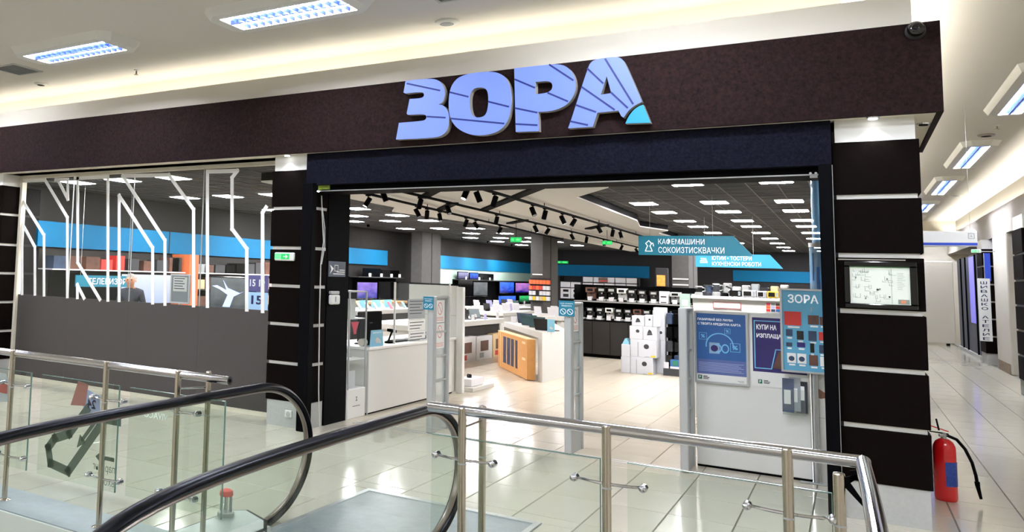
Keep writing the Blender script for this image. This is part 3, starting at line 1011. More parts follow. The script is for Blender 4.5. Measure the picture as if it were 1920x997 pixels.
t = T('motion_sensor', 'small white sensor box on right edge of the dark pillar', 'sensor', (-4.77, D, 1.48))
build('body', MB().rbox(-4.825, -4.715, D - .035, D, 1.48, 1.59, .012, 2), 'white', t)
build('eye', MB().rbox(-4.80, -4.775, D - .04, D - .033, 1.51, 1.56, .004, 1), 'base', t)
t = T('wall_socket', 'white power socket on the pillar base behind the handrail', 'socket', (-4.965, D + .012, .1))
build('plate', MB().rbox(-5.01, -4.92, D - .004, D + .012, .1, .18, .006, 1), 'white', t)
build('inset', MB().cyl((-4.965, D - .006, .14), (-4.965, D - .004, .14), .028, n=18), 'base', t)
# on the black jamb
JX = -4.735
t = T('cctv_notice', 'dark grey camera notice sticker on the black entrance jamb', 'sticker', (JX, 8.24, 1.62))
build('sheet', MB().box(JX, JX + .004, 8.02, 8.40, 1.62, 1.79), mat('sticker_grey', '#3b4454', .5), t)
n = MB()
n.prism([(8.05, 1.75), (8.13, 1.71), (8.05, 1.65), (8.08, 1.70)], JX + .004, JX + .006, 'yz')
n.box(JX + .004, JX + .006, 8.15, 8.155, 1.68, 1.75).box(JX + .004, JX + .006, 8.225, 8.23, 1.68, 1.75).box(JX + .004, JX + .006, 8.15, 8.23, 1.745, 1.75).box(JX + .004, JX + .006, 8.15, 8.23, 1.68, 1.685)
for i, (a, b) in enumerate(((8.26, 8.38), (8.2, 8.38), (8.12, 8.38))):
    n.box(JX + .004, JX + .006, a, b, 1.69 - i * .022, 1.70 - i * .022)
build('marks', n, 'paper', t)
t = T('control_box', 'white plastic control box with lid on the black entrance jamb', 'control box', (JX, 8.14, 1.31))
build('body', MB().rbox(JX, JX + .05, 8.03, 8.22, 1.31, 1.42, .02, 3), 'white', t)
build('lid', MB().rbox(JX, JX + .045, 8.04, 8.21, 1.425, 1.46, .008, 2), 'base', t)
build('key', MB().box(JX + .05, JX + .054, 8.1, 8.12, 1.34, 1.40), 'greypaper', t)
t = T('door_sensor', 'yellow green labelled automatic door sensor over the left door track', 'sensor', (-4.6, 7.70, 2.55))
build('label_plate', MB().box(-4.70, -4.56, 7.70, 7.715, 2.555, 2.60), mat('lime_label', '#9db544', .5), t)
build('lens_pair', MB().cyl((-4.72, 7.70, 2.535), (-4.72, 7.68, 2.535), .008, n=10).cyl((-4.69, 7.70, 2.535), (-4.69, 7.68, 2.535), .008, n=10), 'spotlit', t)
t = T('door_sensor', 'small pair of door sensor lights over the right end of the entrance', 'sensor', (-.21, 7.70, 2.52))
build('body', MB().box(-.235, -.185, 7.69, 7.715, 2.515, 2.535), 'base', t)
build('lens_pair', MB().cyl((-.23, 7.70, 2.548), (-.23, 7.68, 2.548), .009, n=10).cyl((-.195, 7.70, 2.548), (-.195, 7.68, 2.548), .009, n=10), 'white', t)
mb = MB()
mb.tube([(-4.715, 7.80, 2.50), (-4.714, 7.82, 2.3), (-4.71, 7.86, 2.0), (-4.715, 7.82, 1.75), (-4.714, 7.82, 1.2), (-4.712, 7.84, .4), (-4.714, 7.88, .01)], .007, 6)
mb.tube([(-4.713, 7.81, 2.4), (-4.708, 7.875, 2.15), (-4.708, 7.885, 1.95), (-4.713, 7.835, 1.75)], .005, 6)
single('hanging_cable', mb, 'strip', 'pale cable hanging down the pillar side beside the black jamb', 'cable', smooth=True)

# framed floor plan on the right pillar
t = T('floor_plan', 'framed white evacuation floor plan on the right dark pillar', 'wall plan', (.173, D, 1.54))
y = D - .035
mb = MB()
for a, b, c, d in ((-.04, .395, 1.835, 1.872), (-.04, .395, 1.53, 1.562), (-.04, -.002, 1.562, 1.835), (.352, .395, 1.562, 1.835)):
    mb.rbox(a, b, y, D, c, d, .006, 1)
build('frame', mb, 'gloss_black', t)
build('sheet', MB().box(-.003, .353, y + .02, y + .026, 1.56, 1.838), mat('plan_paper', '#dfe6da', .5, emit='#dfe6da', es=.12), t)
build('green_heading', MB().box(-.003, .353, y + .017, y + .02, 1.827, 1.838), mat('plan_green', '#6fa070', .5), t)
mb = MB()
rr = random.Random(5)
def ln(x0, z0, x1, z1, w=.0016):
    mb.box(min(x0, x1) - w / 2, max(x0, x1) + w / 2, y + .018, y + .02, min(z0, z1) - w / 2, max(z0, z1) + w / 2)
for i in range(46):
    x, z = rr.uniform(.01, .235), rr.uniform(1.57, 1.81)
    if .12 < x < .19 and z > 1.68:
        continue
    w, h = rr.uniform(.01, .04), rr.uniform(.008, .03)
    ln(x, z, x + w, z)
    if rr.random() < .7:
        ln(x, z, x, z + h)
    if rr.random() < .5:
        ln(x + w, z, x + w, z + h)
for i in range(9):
    x, z = rr.choice(((.03, 1.745), (.21, 1.74), (.225, 1.61), (.165, 1.665), (.16, 1.66), (.06, 1.6), (.08, 1.595)))
    x += rr.uniform(-.006, .006)
    mb.box(x, x + .009, y + .0175, y + .02, z, z + .012)
ln(.245, 1.565, .245, 1.82)
for i in range(10):
    ln(.28, 1.79 - i * .013, .28 + rr.uniform(.02, .05), 1.79 - i * .013)
build('plan_lines', mb, mat('plan_ink', '#7d8a84', .6), t)
build('key_patch', MB().box(.28, .345, y + .0175, y + .02, 1.567, 1.60), mat('plan_grey', '#8e9588', .6), t)
build('key_patch', MB().box(.297, .325, y + .0165, y + .0175, 1.572, 1.594), mat('plan_orange', '#e0906a', .6), t)
build('picture_light', MB().bar((-.07, y - .01, 1.884), (.33, y - .01, 1.884), .01, .008), 'chrome', t)

# ------------------------------------------------------------------ security gates
def no_icon(mb, c, right, r):
    c, right = Vector(c), Vector(right)
    up = Vector((0, 0, 1))
    n = 18
    for i in range(n):
        a, b = 2 * PI * i / n, 2 * PI * (i + 1) / n
        P = lambda t, q: c + right * (q * math.cos(t)) + up * (q * math.sin(t))
        mb.quad(P(a, r * .84), P(a, r), P(b, r), P(b, r * .84))
    d1, d2 = (right + up).normalized(), (right - up).normalized()
    mb.quad(c - d2 * r * .85 - d1 * r * .07, c + d2 * r * .85 - d1 * r * .07, c + d2 * r * .85 + d1 * r * .07, c - d2 * r * .85 + d1 * r * .07)
def gate(x, y0, y1, label, sign=None, notes=0):
    t = T('security_gate', label, 'security gate', (x, y0, 0), 'anti-theft gates in the entrance')
    for a, b in ((y0, y0 + .10), (y1 - .05, y1)):
        build('upright', MB().rbox(x - .035, x + .035, a, b, 0, 1.45, .012, 2), 'alu', t)
    build('top_rail', MB().rbox(x - .03, x + .03, y0 + .1, y1 - .05, 1.42, 1.45, .008, 1), 'alu', t)
    build('foot_panel', MB().box(x - .022, x + .022, y0 + .1, y1 - .05, .0, .26), mat('gate_foot_grey', '#b4b8b4', .5), t)
    for z in (.27, .53, .79, 1.05):
        build('rung', MB().box(x - .02, x + .02, y0 + .1, y1 - .05, z, z + .018), 'alu', t)
    build('panel', MB().box(x - .006, x + .006, y0 + .1, y1 - .05, .29, 1.42), 'gateacryl', t)
    if sign:
        x0, x1, z0, z1 = sign
        s = build('teal_notice', MB().box(x0, x1, y0 - .02, y0 - .014, z0, z1), 'teal', t)
        w, h = x1 - x0, z1 - z0
        mb = MB()
        text(mb, 'МОЛЯ, СПАЗВАЙТЕ', (x0 + w * .1, y0 - .0205, z1 - h * .22), (1, 0, 0), w * .8, h * .09)
        build('lettering', mb, 'letter', s)
        mb = MB()
        text(mb, 'ПРАВИЛАТА', (x0 + w * .18, y0 - .0205, z1 - h * .37), (1, 0, 0), w * .64, h * .09)
        build('lettering', mb, 'letter', s)
        for k in (.28, .72):
            mb = MB()
            no_icon(mb, (x0 + w * k, y0 - .0205, z0 + h * .3), (1, 0, 0), w * .19)
            build('no_entry_icon', mb, 'letter', s)
    if notes:
        for k, (a, b, z0, z1) in enumerate(((y0 + .11, y0 + .36, 1.16, 1.40), (y0 + .11, y0 + .36, .88, 1.15))[:notes]):
            s = build('notice', MB().box(x + .007, x + .010, a, b, z0, z1), 'paper', t)
            mb = MB()
            no_icon(mb, (x + .0105, (a + b) / 2, z1 - .09), (0, 1, 0), .07)
            for i in range(3):
                mb.box(x + .010, x + .011, a + .03, b - .03, z0 + .02 + i * .016, z0 + .026 + i * .016)
            build('mark', mb, 'faintred', s)
    return t
gate(-3.70, 8.44, 8.90, 'grey security gate beside the counter, with paper notices', (-3.775, -3.655, 1.30, 1.44), 2)
gate(-2.255, 8.40, 8.85, 'grey security gate in the middle of the entrance with teal sign', (-2.335, -2.185, 1.315, 1.465), 1)
gate(-1.245, 8.38, 8.79, 'grey security gate against the white poster partition')

# ------------------------------------------------------------------ poster partition at the right of the entrance
PY = 8.80
t = T('partition', 'white partition panel carrying posters beside the right gate', 'partition', (-.75, PY, 0))
build('board', MB().rbox(-1.20, -.312, PY, PY + .05, .02, 1.425, .005, 1), 'desk', t)
build('plinth', MB().box(-1.20, -.312, PY + .01, PY + .04, 0, .02), 'black', t)
t = T('display_post', 'slim silver upright post between white partition and narrow leaf', 'post', (-.28, 8.78, 0))
build('profile', MB().rbox(-.305, -.258, 8.76, 8.80, 0, 1.6, .004, 1), 'silver', t)
build('groove', MB().box(-.298, -.294, 8.757, 8.76, 0, 1.6), 'ink', t)
t = T('narrow_leaf', 'narrow pale panel with brown tape beside the right pillar', 'panel', (-.215, 8.8, 0))
build('board', MB().box(-.256, -.12, 8.80, 8.83, 0, 1.3), mat('pale_panel', '#c6c4bb', .5, noise=.08, nscale=5), t)
build('tape', MB().prism([(-.25, .80), (-.25, .72), (-.235, .715), (-.17, .735), (-.125, .73), (-.125, .76), (-.2, .765)][::-1], 8.796, 8.80), mat('brown_tape', '#6e4a36', .4), t)
build('seam', MB().box(-.256, -.12, 8.797, 8.80, .55, .555), 'greypaper', t)

def frame_mb(x0, x1, z0, z1, y, w=.018, d=.02):
    mb = MB()
    for a, b, c, e in ((x0, x1, z1 - w, z1), (x0, x1, z0, z0 + w), (x0, x0 + w, z0 + w, z1 - w), (x1 - w, x1, z0 + w, z1 - w)):
        mb.box(a, b, y, y + d, c, e)
    return mb
def bank_mark(p, x, z, y):
    build('emblem', MB().box(x, x + .032, y - .001, y, z, z + .036), 'green', p)
    mb = MB()
    text(mb, 'P', (x + .009, y - .0016, z + .006), (1, 0, 0), .014, .024, bold=.03)
    build('emblem_mark', mb, 'paper', p)
    mb = MB()
    for i in range(3):
        mb.box(x + .042, x + .042 + (.035, .05, .044)[i], y - .001, y, z + .026 - i * .011, z + .032 - i * .011)
    build('bank_name', mb, 'ink', p)
# blue poster
y = PY - .022
t = T('poster', 'framed blue poster with washing machine, headphones and percent tags', 'poster', (-.99, PY, .765))
build('frame', frame_mb(-1.207, -.770, .762, 1.418, y), 'silver', t)
pp = build('print', MB().box(-1.189, -.788, y + .012, y + .02, .78, 1.40), 'paper', t)
yy = y + .012
build('blue_field', MB().box(-1.189, -.788, yy - .001, yy, .86, 1.40), 'posterblue', t)
build('violet_field', MB().box(-1.189, -.788, yy - .0015, yy - .001, .845, .98), 'posterlow', t)
mb = MB()
text(mb, 'ПАЗАРУВАЙ БЕЗ ЛИХВА', (-1.178, yy - .002, 1.335), (1, 0, 0), .29, .026, bold=.02)
build('lettering', mb, 'letter', t)
mb = MB()
text(mb, 'С ТВОЯТА КРЕДИТНА КАРТА', (-1.178, yy - .002, 1.29), (1, 0, 0), .35, .026, bold=.02)
build('lettering', mb, 'letter', t)
mb = MB()
for i in range(24):                                               # headphone arc
    a, b = PI * (-.05 + 1.1 * i / 24), PI * (-.05 + 1.1 * (i + 1) / 24)
    P = lambda th, q: (-1.0 + q * math.cos(th), yy - .002, 1.11 + q * math.sin(th))
    mb.quad(P(a, .105), P(a, .115), P(b, .115), P(b, .105))
build('headband', mb, 'cyanline', t)
for cx, cz, r in ((-1.015, 1.085, .0), (-.955, 1.085, .0)):
    mb = MB()
    for i in range(16):
        a, b = 2 * PI * i / 16, 2 * PI * (i + 1) / 16
        P = lambda th, q: (cx + .75 * q * math.cos(th), yy - .0022, cz + q * math.sin(th))
        mb.quad(P(a, .030), P(a, .042), P(b, .042), P(b, .030))
    build('earcup', mb, 'cyanline', t)
build('washing_machine', MB().box(-1.085, -1.0, yy - .0021, yy - .0016, 1.035, 1.135), mat('poster_machine', '#8fb0cc', .4), t)
build('drum', MB().cyl((-1.043, yy - .0016, 1.083), (-1.043, yy - .0028, 1.083), .03, n=18), 'posternavy', t)
for cx, cz, w in ((-1.135, 1.19, .032), (-.935, 1.245, .024), (-.875, 1.10, .04)):
    g = MB()
    for a, b, c, d in ((cx - w, cx + w, cz + w * .9, cz + w), (cx - w, cx + w, cz - w, cz - w * .9), (cx - w, cx - w * .9, cz - w, cz + w), (cx + w * .9, cx + w, cz - w, cz + w)):
        g.box(a, b, yy - .0022, yy - .0012, c, d)
    text(g, '%', (cx - w * .55, yy - .0024, cz - w * .5), (1, 0, 0), w * 1.1, w, bold=.03)
    build('percent_tag', g, 'cyanline', t)
g = MB()
for i in range(7):
    g.box(-1.175, -.81 - (i % 3) * .02, yy - .002, yy - .0015, .872 + i * .0125, .876 + i * .0125)
build('small_print', g, mat('small_print', '#a9b2d8', .5), t)
bank_mark(t, -1.18, .795, yy)
build('foot_text', MB().box(-.86, -.81, yy - .001, yy, .80, .804).box(-.85, -.81, yy - .001, yy, .79, .793), 'greypaper', t)
# purple poster
y = PY - .006
t = T('poster', 'unframed dark purple poster offering instalments, half hidden by blue poster', 'poster', (-.54, PY, .78))
build('print', MB().box(-.752, -.33, y, PY, .775, 1.40), 'paper', t)
build('purple_field', MB().box(-.738, -.33, y - .001, y, .905, 1.385), 'posternavy', t)
g = MB()
for a, b, c, d in ((-.725, -.33, 1.352, 1.36), (-.725, -.717, .94, 1.352), (-.725, -.60, .932, .94)):
    g.box(a, b, y - .002, y - .001, c, d)
g.prism([(-.6, .932), (-.592, .932), (-.555, 1.11), (-.563, 1.11)], y - .002, y - .001).box(-.563, -.33, y - .002, y - .001, 1.105, 1.112)
build('outline', g, 'cyanline', t)
g = MB()
text(g, 'КУПИ НА', (-.705, y - .002, 1.28), (1, 0, 0), .155, .045, bold=.025)
build('lettering', g, 'letter', t)
g = MB()
text(g, 'ИЗПЛАЩАНЕ', (-.705, y - .002, 1.20), (1, 0, 0), .24, .045, bold=.025)
build('lettering', g, 'letter', t)
build('picture', MB().prism([(-.585, .94), (-.54, 1.09), (-.34, 1.09), (-.34, .94)], y - .0018, y - .001), 'photo2', t)
bank_mark(t, -.70, .80, y)
# light blue poster
y = 8.70
t = T('poster', 'silver framed light blue product poster with ЗОРА heading by the pillar', 'poster', (-.34, 8.72, .93))
build('frame', frame_mb(-.515, -.168, .93, 1.655, y, .016), 'silver', t)
build('print', MB().box(-.50, -.183, y + .01, y + .018, .945, 1.64), 'poster_light', t)
build('stand_tube', MB().cyl((-.28, 8.74, .93), (-.28, 8.74, 0), .012, n=10).cyl((-.28, 8.74, .93), (-.28, 8.72, 1.5), .012, n=10), 'silver', t)
build('stand_foot', MB().rbox(-.4, -.16, 8.70, 8.755, 0, .012, .004, 1), 'silver', t)
yy = y + .01
g = MB()
text(g, 'ЗОРА', (-.455, yy - .001, 1.53), (1, 0, 0), .225, .075, bold=.018)
build('lettering', g, 'letter', t)
rr = random.Random(3)
cells = [(-.485, 1.335, .125, .12, 'redp'), (-.31, 1.35, .08, .08, 'photo2'), (-.225, 1.35, .035, .07, 'photo2'),
         (-.475, 1.24, .05, .06, 'photo'), (-.395, 1.215, .05, .075, 'gloss_black'), (-.31, 1.21, .06, .085, 'photo'), (-.235, 1.22, .045, .07, 'redp'),
         (-.475, 1.15, .045, .035, 'photo'), (-.395, 1.15, .06, .04, 'posternavy'), (-.30, 1.11, .03, .08, 'gloss_black'), (-.235, 1.11, .04, .07, 'photo'),
         (-.47, 1.01, .065, .085, 'paper'), (-.395, 1.01, .065, .085, 'paper'), (-.31, 1.0, .065, .09, 'photo2'), (-.23, 1.0, .045, .08, 'paper')]
for x, z, w, h, m in cells:
    build('product_picture', MB().box(x, x + w, yy - .0012, yy, z, z + h), m, t)
    if m == 'paper' and w > .06:
        build('product_detail', MB().cyl((x + w / 2, yy - .0012, z + h * .45), (x + w / 2, yy - .002, z + h * .45), .022, n=16), 'photo', t)
for x, z, w, h, m in cells:
    build('price_text', MB().box(x + w * .2, x + w * .9, yy - .0012, yy, z - .022, z - .008), 'paper', t)
# leaflet holder
t = T('leaflet_holder', 'clear wall holder full of folded leaflets under the purple poster', 'leaflet holder', (-.42, PY, .56))
build('pocket', MB().box(-.515, -.345, 8.72, 8.726, .56, .78).box(-.515, -.345, 8.726, PY, .56, .566), 'acryl', t)
for i in range(3):
    o = -.508 + i * .05
    build('leaflet', MB().obox((o + .035, 8.75 + .012 * i, .725 + (i % 2) * .012), (.085, .01, .29), (1, 0, 0), (0, .98, -.2), (0, .2, .98)), ('photo', 'greypaper', 'ink')[i], t)
    build('leaflet_print', MB().obox((o + .03, 8.742 + .012 * i, .71 + i * .02), (.05, .004, .12), (1, 0, 0), (0, .98, -.2), (0, .2, .98)), 'paper', t)

# ------------------------------------------------------------------ fire extinguisher
ex, ey = .585, 8.86
t = T('fire_extinguisher', 'red fire extinguisher with blue label standing on the tiles behind right pillar', 'fire extinguisher', (ex, ey, 0))
build('cylinder', MB().lathe([(.066, 0), (.072, .008), (.075, .03), (.075, .40), (.072, .43), (.058, .462), (.035, .48), (.024, .486)], (ex, ey, 0), 28), 'red', t, smooth=True)
build('label', MB().lathe([(.0757, .12), (.0757, .31)], (ex, ey, 0), 28), 'red', t)
lm = MB()
for i in range(9):
    a, b = -2.35 + i * .19, -2.35 + (i + 1) * .19
    P = lambda th, z: (ex + .0762 * math.cos(th), ey + .0762 * math.sin(th), z)
    lm.quad(P(a, .12), P(b, .12), P(b, .31), P(a, .31))
for v in range(len(lm.v)):
    x, yv, z = lm.v[v]
    th = math.atan2(yv - ey, x - ex) + .75
    lm.v[v] = (ex + .0765 * math.cos(th), ey + .0765 * math.sin(th), z)
build('blue_label', lm, mat('label_blue', '#24449a', .4, noise=.5, nscale=70), t, smooth=True)
build('valve', MB().cyl((ex, ey, .484), (ex, ey, .53), .02, n=12).cyl((ex - .03, ey - .02, .51), (ex + .02, ey, .515), .012, n=10), 'alu', t, smooth=True)
build('lever', MB().bar((ex + .03, ey, .545), (ex - .10, ey - .02, .585), .022, .008), 'red', t)
build('handle', MB().bar((ex + .03, ey, .525), (ex - .09, ey - .02, .535), .022, .008), 'black', t)
build('pin', MB().bar((ex - .03, ey - .02, .55), (ex - .045, ey - .02, .64), .02, .012), 'black', t)
build('hose', MB().tube([(ex + .02, ey - .01, .515), (ex + .08, ey - .01, .49), (ex + .13, ey, .42), (ex + .17, ey + .01, .32), (ex + .19, ey + .01, .22), (ex + .195, ey + .01, .17)], .012, 10), 'rubber', t, smooth=True)
build('nozzle', MB().cyl((ex + .195, ey + .01, .175), (ex + .198, ey + .01, .14), .018, .016, 12).cyl((ex + .198, ey + .01, .14), (ex + .215, ey + .01, .045), .015, .010, 12), 'black', t, smooth=True)

# ------------------------------------------------------------------ side corridor
t = T('hanging_sign', 'white hanging sign with blue stripe in the side corridor', 'sign', (1.08, 14, 2.27))
build('board', MB().rbox(.6, 1.345, 14, 14.05, 2.27, 2.468, .004, 1), 'white', t)
build('blue_stripe', MB().box(.6, 1.345, 13.998, 14, 2.285, 2.318), 'lblstrip', t)
build('emblem', frame_mb(1.255, 1.32, 2.37, 2.44, 13.997, .006, .003).box(1.275, 1.30, 13.997, 14, 2.395, 2.40).box(1.285, 1.29, 13.997, 14, 2.395, 2.42), 'greypaper', t)
build('hanger', MB().cyl((.8, 14.02, 2.468), (.8, 14.02, ZC), .002, n=5).cyl((1.28, 14.02, 2.468), (1.28, 14.02, ZC), .002, n=5), 'alu', t)
t = T('white_screen', 'tall cream freestanding screen at the far end of corridor', 'screen', (2.2, 35.2, 0))
build('panel', MB().rbox(1.2, 2.74, 35.2, 35.28, .06, 2.72, .01, 1), 'warm_white', t)
for x in (1.4, 2.5):
    build('foot', MB().box(x, x + .08, 35.05, 35.4, 0, .06), 'black', t)
t = T('curtain_display', 'dark shop front with lilac lit strip between the corridor pillars', 'shop front', (2.76, 31.2, 0))
build('dark_panel', MB().box(2.72, 2.80, 28.4, 33.6, .1, 2.72), mat('dark_blue_curtain', '#3a3f4c', .5, noise=.6, nscale=3), t)
build('lit_panel', MB().box(2.70, 2.72, 29.2, 30.3, .9, 2.68), 'door', t)
build('sill', MB().box(2.68, 2.80, 28.4, 33.6, 0, .1), 'base', t)
for yk in (28.9, 31.2, 32.4):
    build('mullion', MB().box(2.69, 2.72, yk, yk + .12, .1, 2.72), 'black', t)
t = T('projecting_sign', 'vertical white sign reading ШИВАШКО АТЕЛИЕ on the corridor wall', 'sign', (2.58, 26.0, .58))
build('board', MB().rbox(2.462, 2.69, 26.0, 26.06, .585, 2.05, .004, 1), 'white', t)
g = MB()
word = 'ШИВАШКО АТЕЛИЕ'
for i, ch in enumerate(word):
    if ch == ' ':
        build('lettering', g, 'ltext', t)
        g = MB()
    else:
        text(g, ch, (2.515, 25.998, 1.985 - (i + .8) * .1005 + .01), (1, 0, 0), .12, .066, bold=.014)
build('lettering', g, 'ltext', t)
build('bracket', MB().box(2.64, 2.68, 26.06, 26.602, .8, .84).box(2.64, 2.68, 26.06, 26.602, 1.8, 1.84), 'black', t)
t = T('pilaster', 'cream round-edged column on the right of corridor by vertical sign', 'column', (2.9, 24.5, 0))
build('shaft', MB().rbox(2.72, 3.1, 23.6, 25.6, .0, 3.0, .03, 2), 'pilaster', t)
build('stained_foot', MB().box(2.715, 2.72, 23.7, 25.5, 0, .22), mat('worn_plaster', '#7a6a58', .8, noise=.5, nscale=12), t)
t = T('blue_blade_sign', 'narrow blue blade sign high behind the vertical white sign', 'sign', (2.62, 27.6, 1.95))
build('board', MB().box(2.64, 2.75, 26.35, 26.42, 2.0, 2.66), 'lblstrip', t)
build('edge', MB().box(2.635, 2.64, 26.35, 26.42, 2.0, 2.66), 'alu', t)
build('bracket', MB().box(2.68, 2.72, 26.42, 26.602, 2.3, 2.34), 'black', t)
t = exit_sign(2.30, 2.48, 2.62, 2.70, 25.2, 'small green exit light under the right corridor bulkhead')
build('arm', MB().box(2.478, 2.722, 25.18, 25.2, 2.645, 2.665), 'alu', t)
# ------------------------------------------------------------------ railings
RY, RZ = 3.92, 1.002
def bracket(mb, kn, x, y, z):
    """bowed arm through a post with a knob at each end"""
    pts = []
    for i in range(9):
        u = -1 + i / 4
        pts.append((x + u * .14, y + .005 + .035 * (1 - u * u) * -1 + .03, z))
    mb.tube(pts, .0065, 7)
    for s in (-1, 1):
        k = MB().cyl((x + s * .14, y + .012, z), (x + s * .14, y + .045, z), .017, n=12)
        k.sphere((x + s * .14, y + .012, z), .017, 12, 6)
        kn.append(k)
def glass_panel(p, x0, x1):
    b = build('glass_panel', MB().box(x0, x1, RY + .035, RY + .045, .215, .885), 'glass', p)
    build('edge', MB().box(x1 - .002, x1 + .001, RY + .034, RY + .046, .215, .885).box(x0, x1, RY + .034, RY + .046, .884, .887), mat('glass_edge', '#6f8f82', .2), b)
    return b
def post(p, x, y=None, top=RZ + .032, r=.019, arms=True):
    y = RY - .016 if y is None else y
    build('post', MB().cyl((x, y, 0), (x, y, top), r, n=16).lathe([(r, top), (r * .9, top + .006), (.001, top + .01)], (x, y, 0), 16), 'steel', p, smooth=True)
    build('base_collar', MB().lathe([(.045, 0), (.045, .006), (.03, .012), (r, .016)], (x, y, 0), 18), 'steel', p, smooth=True)
    build('joint_ring', MB().lathe([(r + .0012, .775), (r + .0012, .782)], (x, y, 0), 16), 'alu', p)
    if arms:
        for z in (.795, .30):
            a, k = MB(), []
            bracket(a, k, x, y, z)
            ar = build('glass_arm', a, 'chrome', p, smooth=True)
            for q in k:
                build('knob', q, 'chrome', ar, smooth=True)
rl = T('railing', 'stainless steel railing with glass panels left of the escalator', 'railing', (-3.9, RY, 0))
build('handrail', MB().tube([(-9.5, RY, RZ + .012), (-6, RY, RZ + .012), (-2.965, RY, RZ + .012)], .0245, 18), 'chrome', rl, smooth=True)
build('end_cap', MB().cyl((-2.966, RY, RZ + .012), (-2.955, RY, RZ + .012), .0255, n=18).cyl((-2.955, RY, RZ + .012), (-2.953, RY, RZ + .012), .011, n=10, mi=1), ['chrome', 'black'], rl)
for x in (-5.85, -4.88, -3.945, -3.335):
    post(rl, x)
post(rl, -3.185, RY + .09, RZ + .03, .017, False)
build('tie_bar', MB().cyl((-3.335, RY, .93), (-3.185, RY + .09, .945), .006, n=8), 'chrome', rl)
gl = [glass_panel(rl, a, b) for a, b in ((-5.75, -4.735), (-4.62, -3.872), (-3.777, -3.012))]
# escalator pictogram and mirrored parking and entrance words printed on the far face of the glass
yd = RY + .048
g = MB()
def stroke(pts, w, n=None):
    for p, q in zip(pts, pts[1:]):
        d = Vector((q[0] - p[0], 0, q[1] - p[1])).normalized() * (w * .42)
        g.bar((p[0] - d.x, yd, p[1] - d.z), (q[0] + d.x, yd, q[1] + d.z), .002, w, up=(d.z, 0, -d.x))
stroke([(-4.17, .70), (-4.33, .52), (-4.47, .47), (-4.53, .40), (-4.50, .30), (-4.32, .275), (-4.00, .66), (-3.88, .66)], .06)
stroke([(-4.02, .71), (-4.20, .50)], .028)
g.prism([(-4.25, .44), (-4.225, .53), (-4.165, .485)], yd - .001, yd + .001)
g.box(-4.03, -3.90, yd - .001, yd + .001, .40, .425)
g.prism([(-4.07, .412), (-4.02, .375), (-4.02, .45)], yd - .001, yd + .001)
build('pictogram', g, 'decal', gl[1])
g = MB()
text(g, 'паркинг', (-3.89, yd, .315), (-1, 0, 0), .20, .05)
build('lettering', g, 'decalink', gl[1])
g = MB()
text(g, 'ВХОД', (-3.89, yd, .235), (-1, 0, 0), .13, .05)
build('lettering', g, 'decalink', gl[1])
g = MB()
text(g, 'VIVACO', (-3.46, yd, .715), (-1, 0, 0), .20, .04, bold=.02)  # mirrored white letters laid on the glass
build('lettering', g, 'letter', gl[2])
st = build('sticker', MB().prism([(-4.33, .71), (-4.27, .875), (-4.17, .86), (-4.19, .72)], yd - .001, yd + .001), mat('reflected_red', '#b0736a', .4), gl[1])  # coloured patches paint reflections of shops behind the viewer
build('sticker', MB().prism([(-4.20, .67), (-4.235, .845), (-4.06, .80), (-4.03, .60)], yd, yd + .002), mat('reflected_blue', '#aeb6d8', .4), gl[1])
g = MB()
text(g, '24', (-4.09, yd - .0015, .71), (-1, 0, 0), .08, .06, bold=.03)
build('reflected_number', g, 'ltext', gl[1])
build('sticker', MB().prism([(-5.3, .62), (-5.3, .86), (-5.02, .85), (-4.95, .66)], yd - .001, yd + .001), mat('reflected_white', '#c9ccd2', .4), gl[0])  # painted reflection colours on the near panel as well
build('sticker', MB().prism([(-5.3, .72), (-5.3, .80), (-5.0, .79), (-5.0, .71)], yd - .003, yd - .002), mat('reflected_red_two', '#c05a50', .4), gl[0])

rr_ = T('railing', 'stainless steel railing with clear glass panels in front of the entrance', 'railing', (-.8, RY - .04, 0))
RY = 3.88
hr = MB().tube([(-1.70, RY, RZ + .02), (-1, RY, RZ + .02), (.02, RY, RZ + .02)], .0245, 18)
hr.sphere((.02, RY, RZ + .02), .0255, 16, 10)
hr.tube([(.02, RY, RZ + .02), (.035, 3.2, RZ + .02), (.05, 2.2, RZ + .02)], .0245, 18)
build('handrail', hr, 'chrome', rr_, smooth=True)
for x in (-1.524, -.876, -.217):
    post(rr_, x)
post(rr_, -1.505, RY + .2, RZ + .015, .0175, False)
build('tie_bar', MB().cyl((-1.524, RY, .945), (-1.505, RY + .2, .955), .0055, n=8), 'bronze', rr_)
post(rr_, -.055, RY, .965, .0195, False)
w = MB()
w.prism([(-.045, .955), (.03, .985), (.03, 1.0), (-.02, .985), (-.02, .94), (.03, .86), (.03, .845), (-.045, .93)], RY - .004, RY + .004)
build('web_bracket', w, 'black', rr_)
for a, b in ((-1.70, -.914), (-.804, -.079)):
    glass_panel(rr_, a, b)
build('post', MB().cyl((.05, 2.2, 0), (.05, 2.2, RZ), .019, n=16), 'steel', rr_, smooth=True)

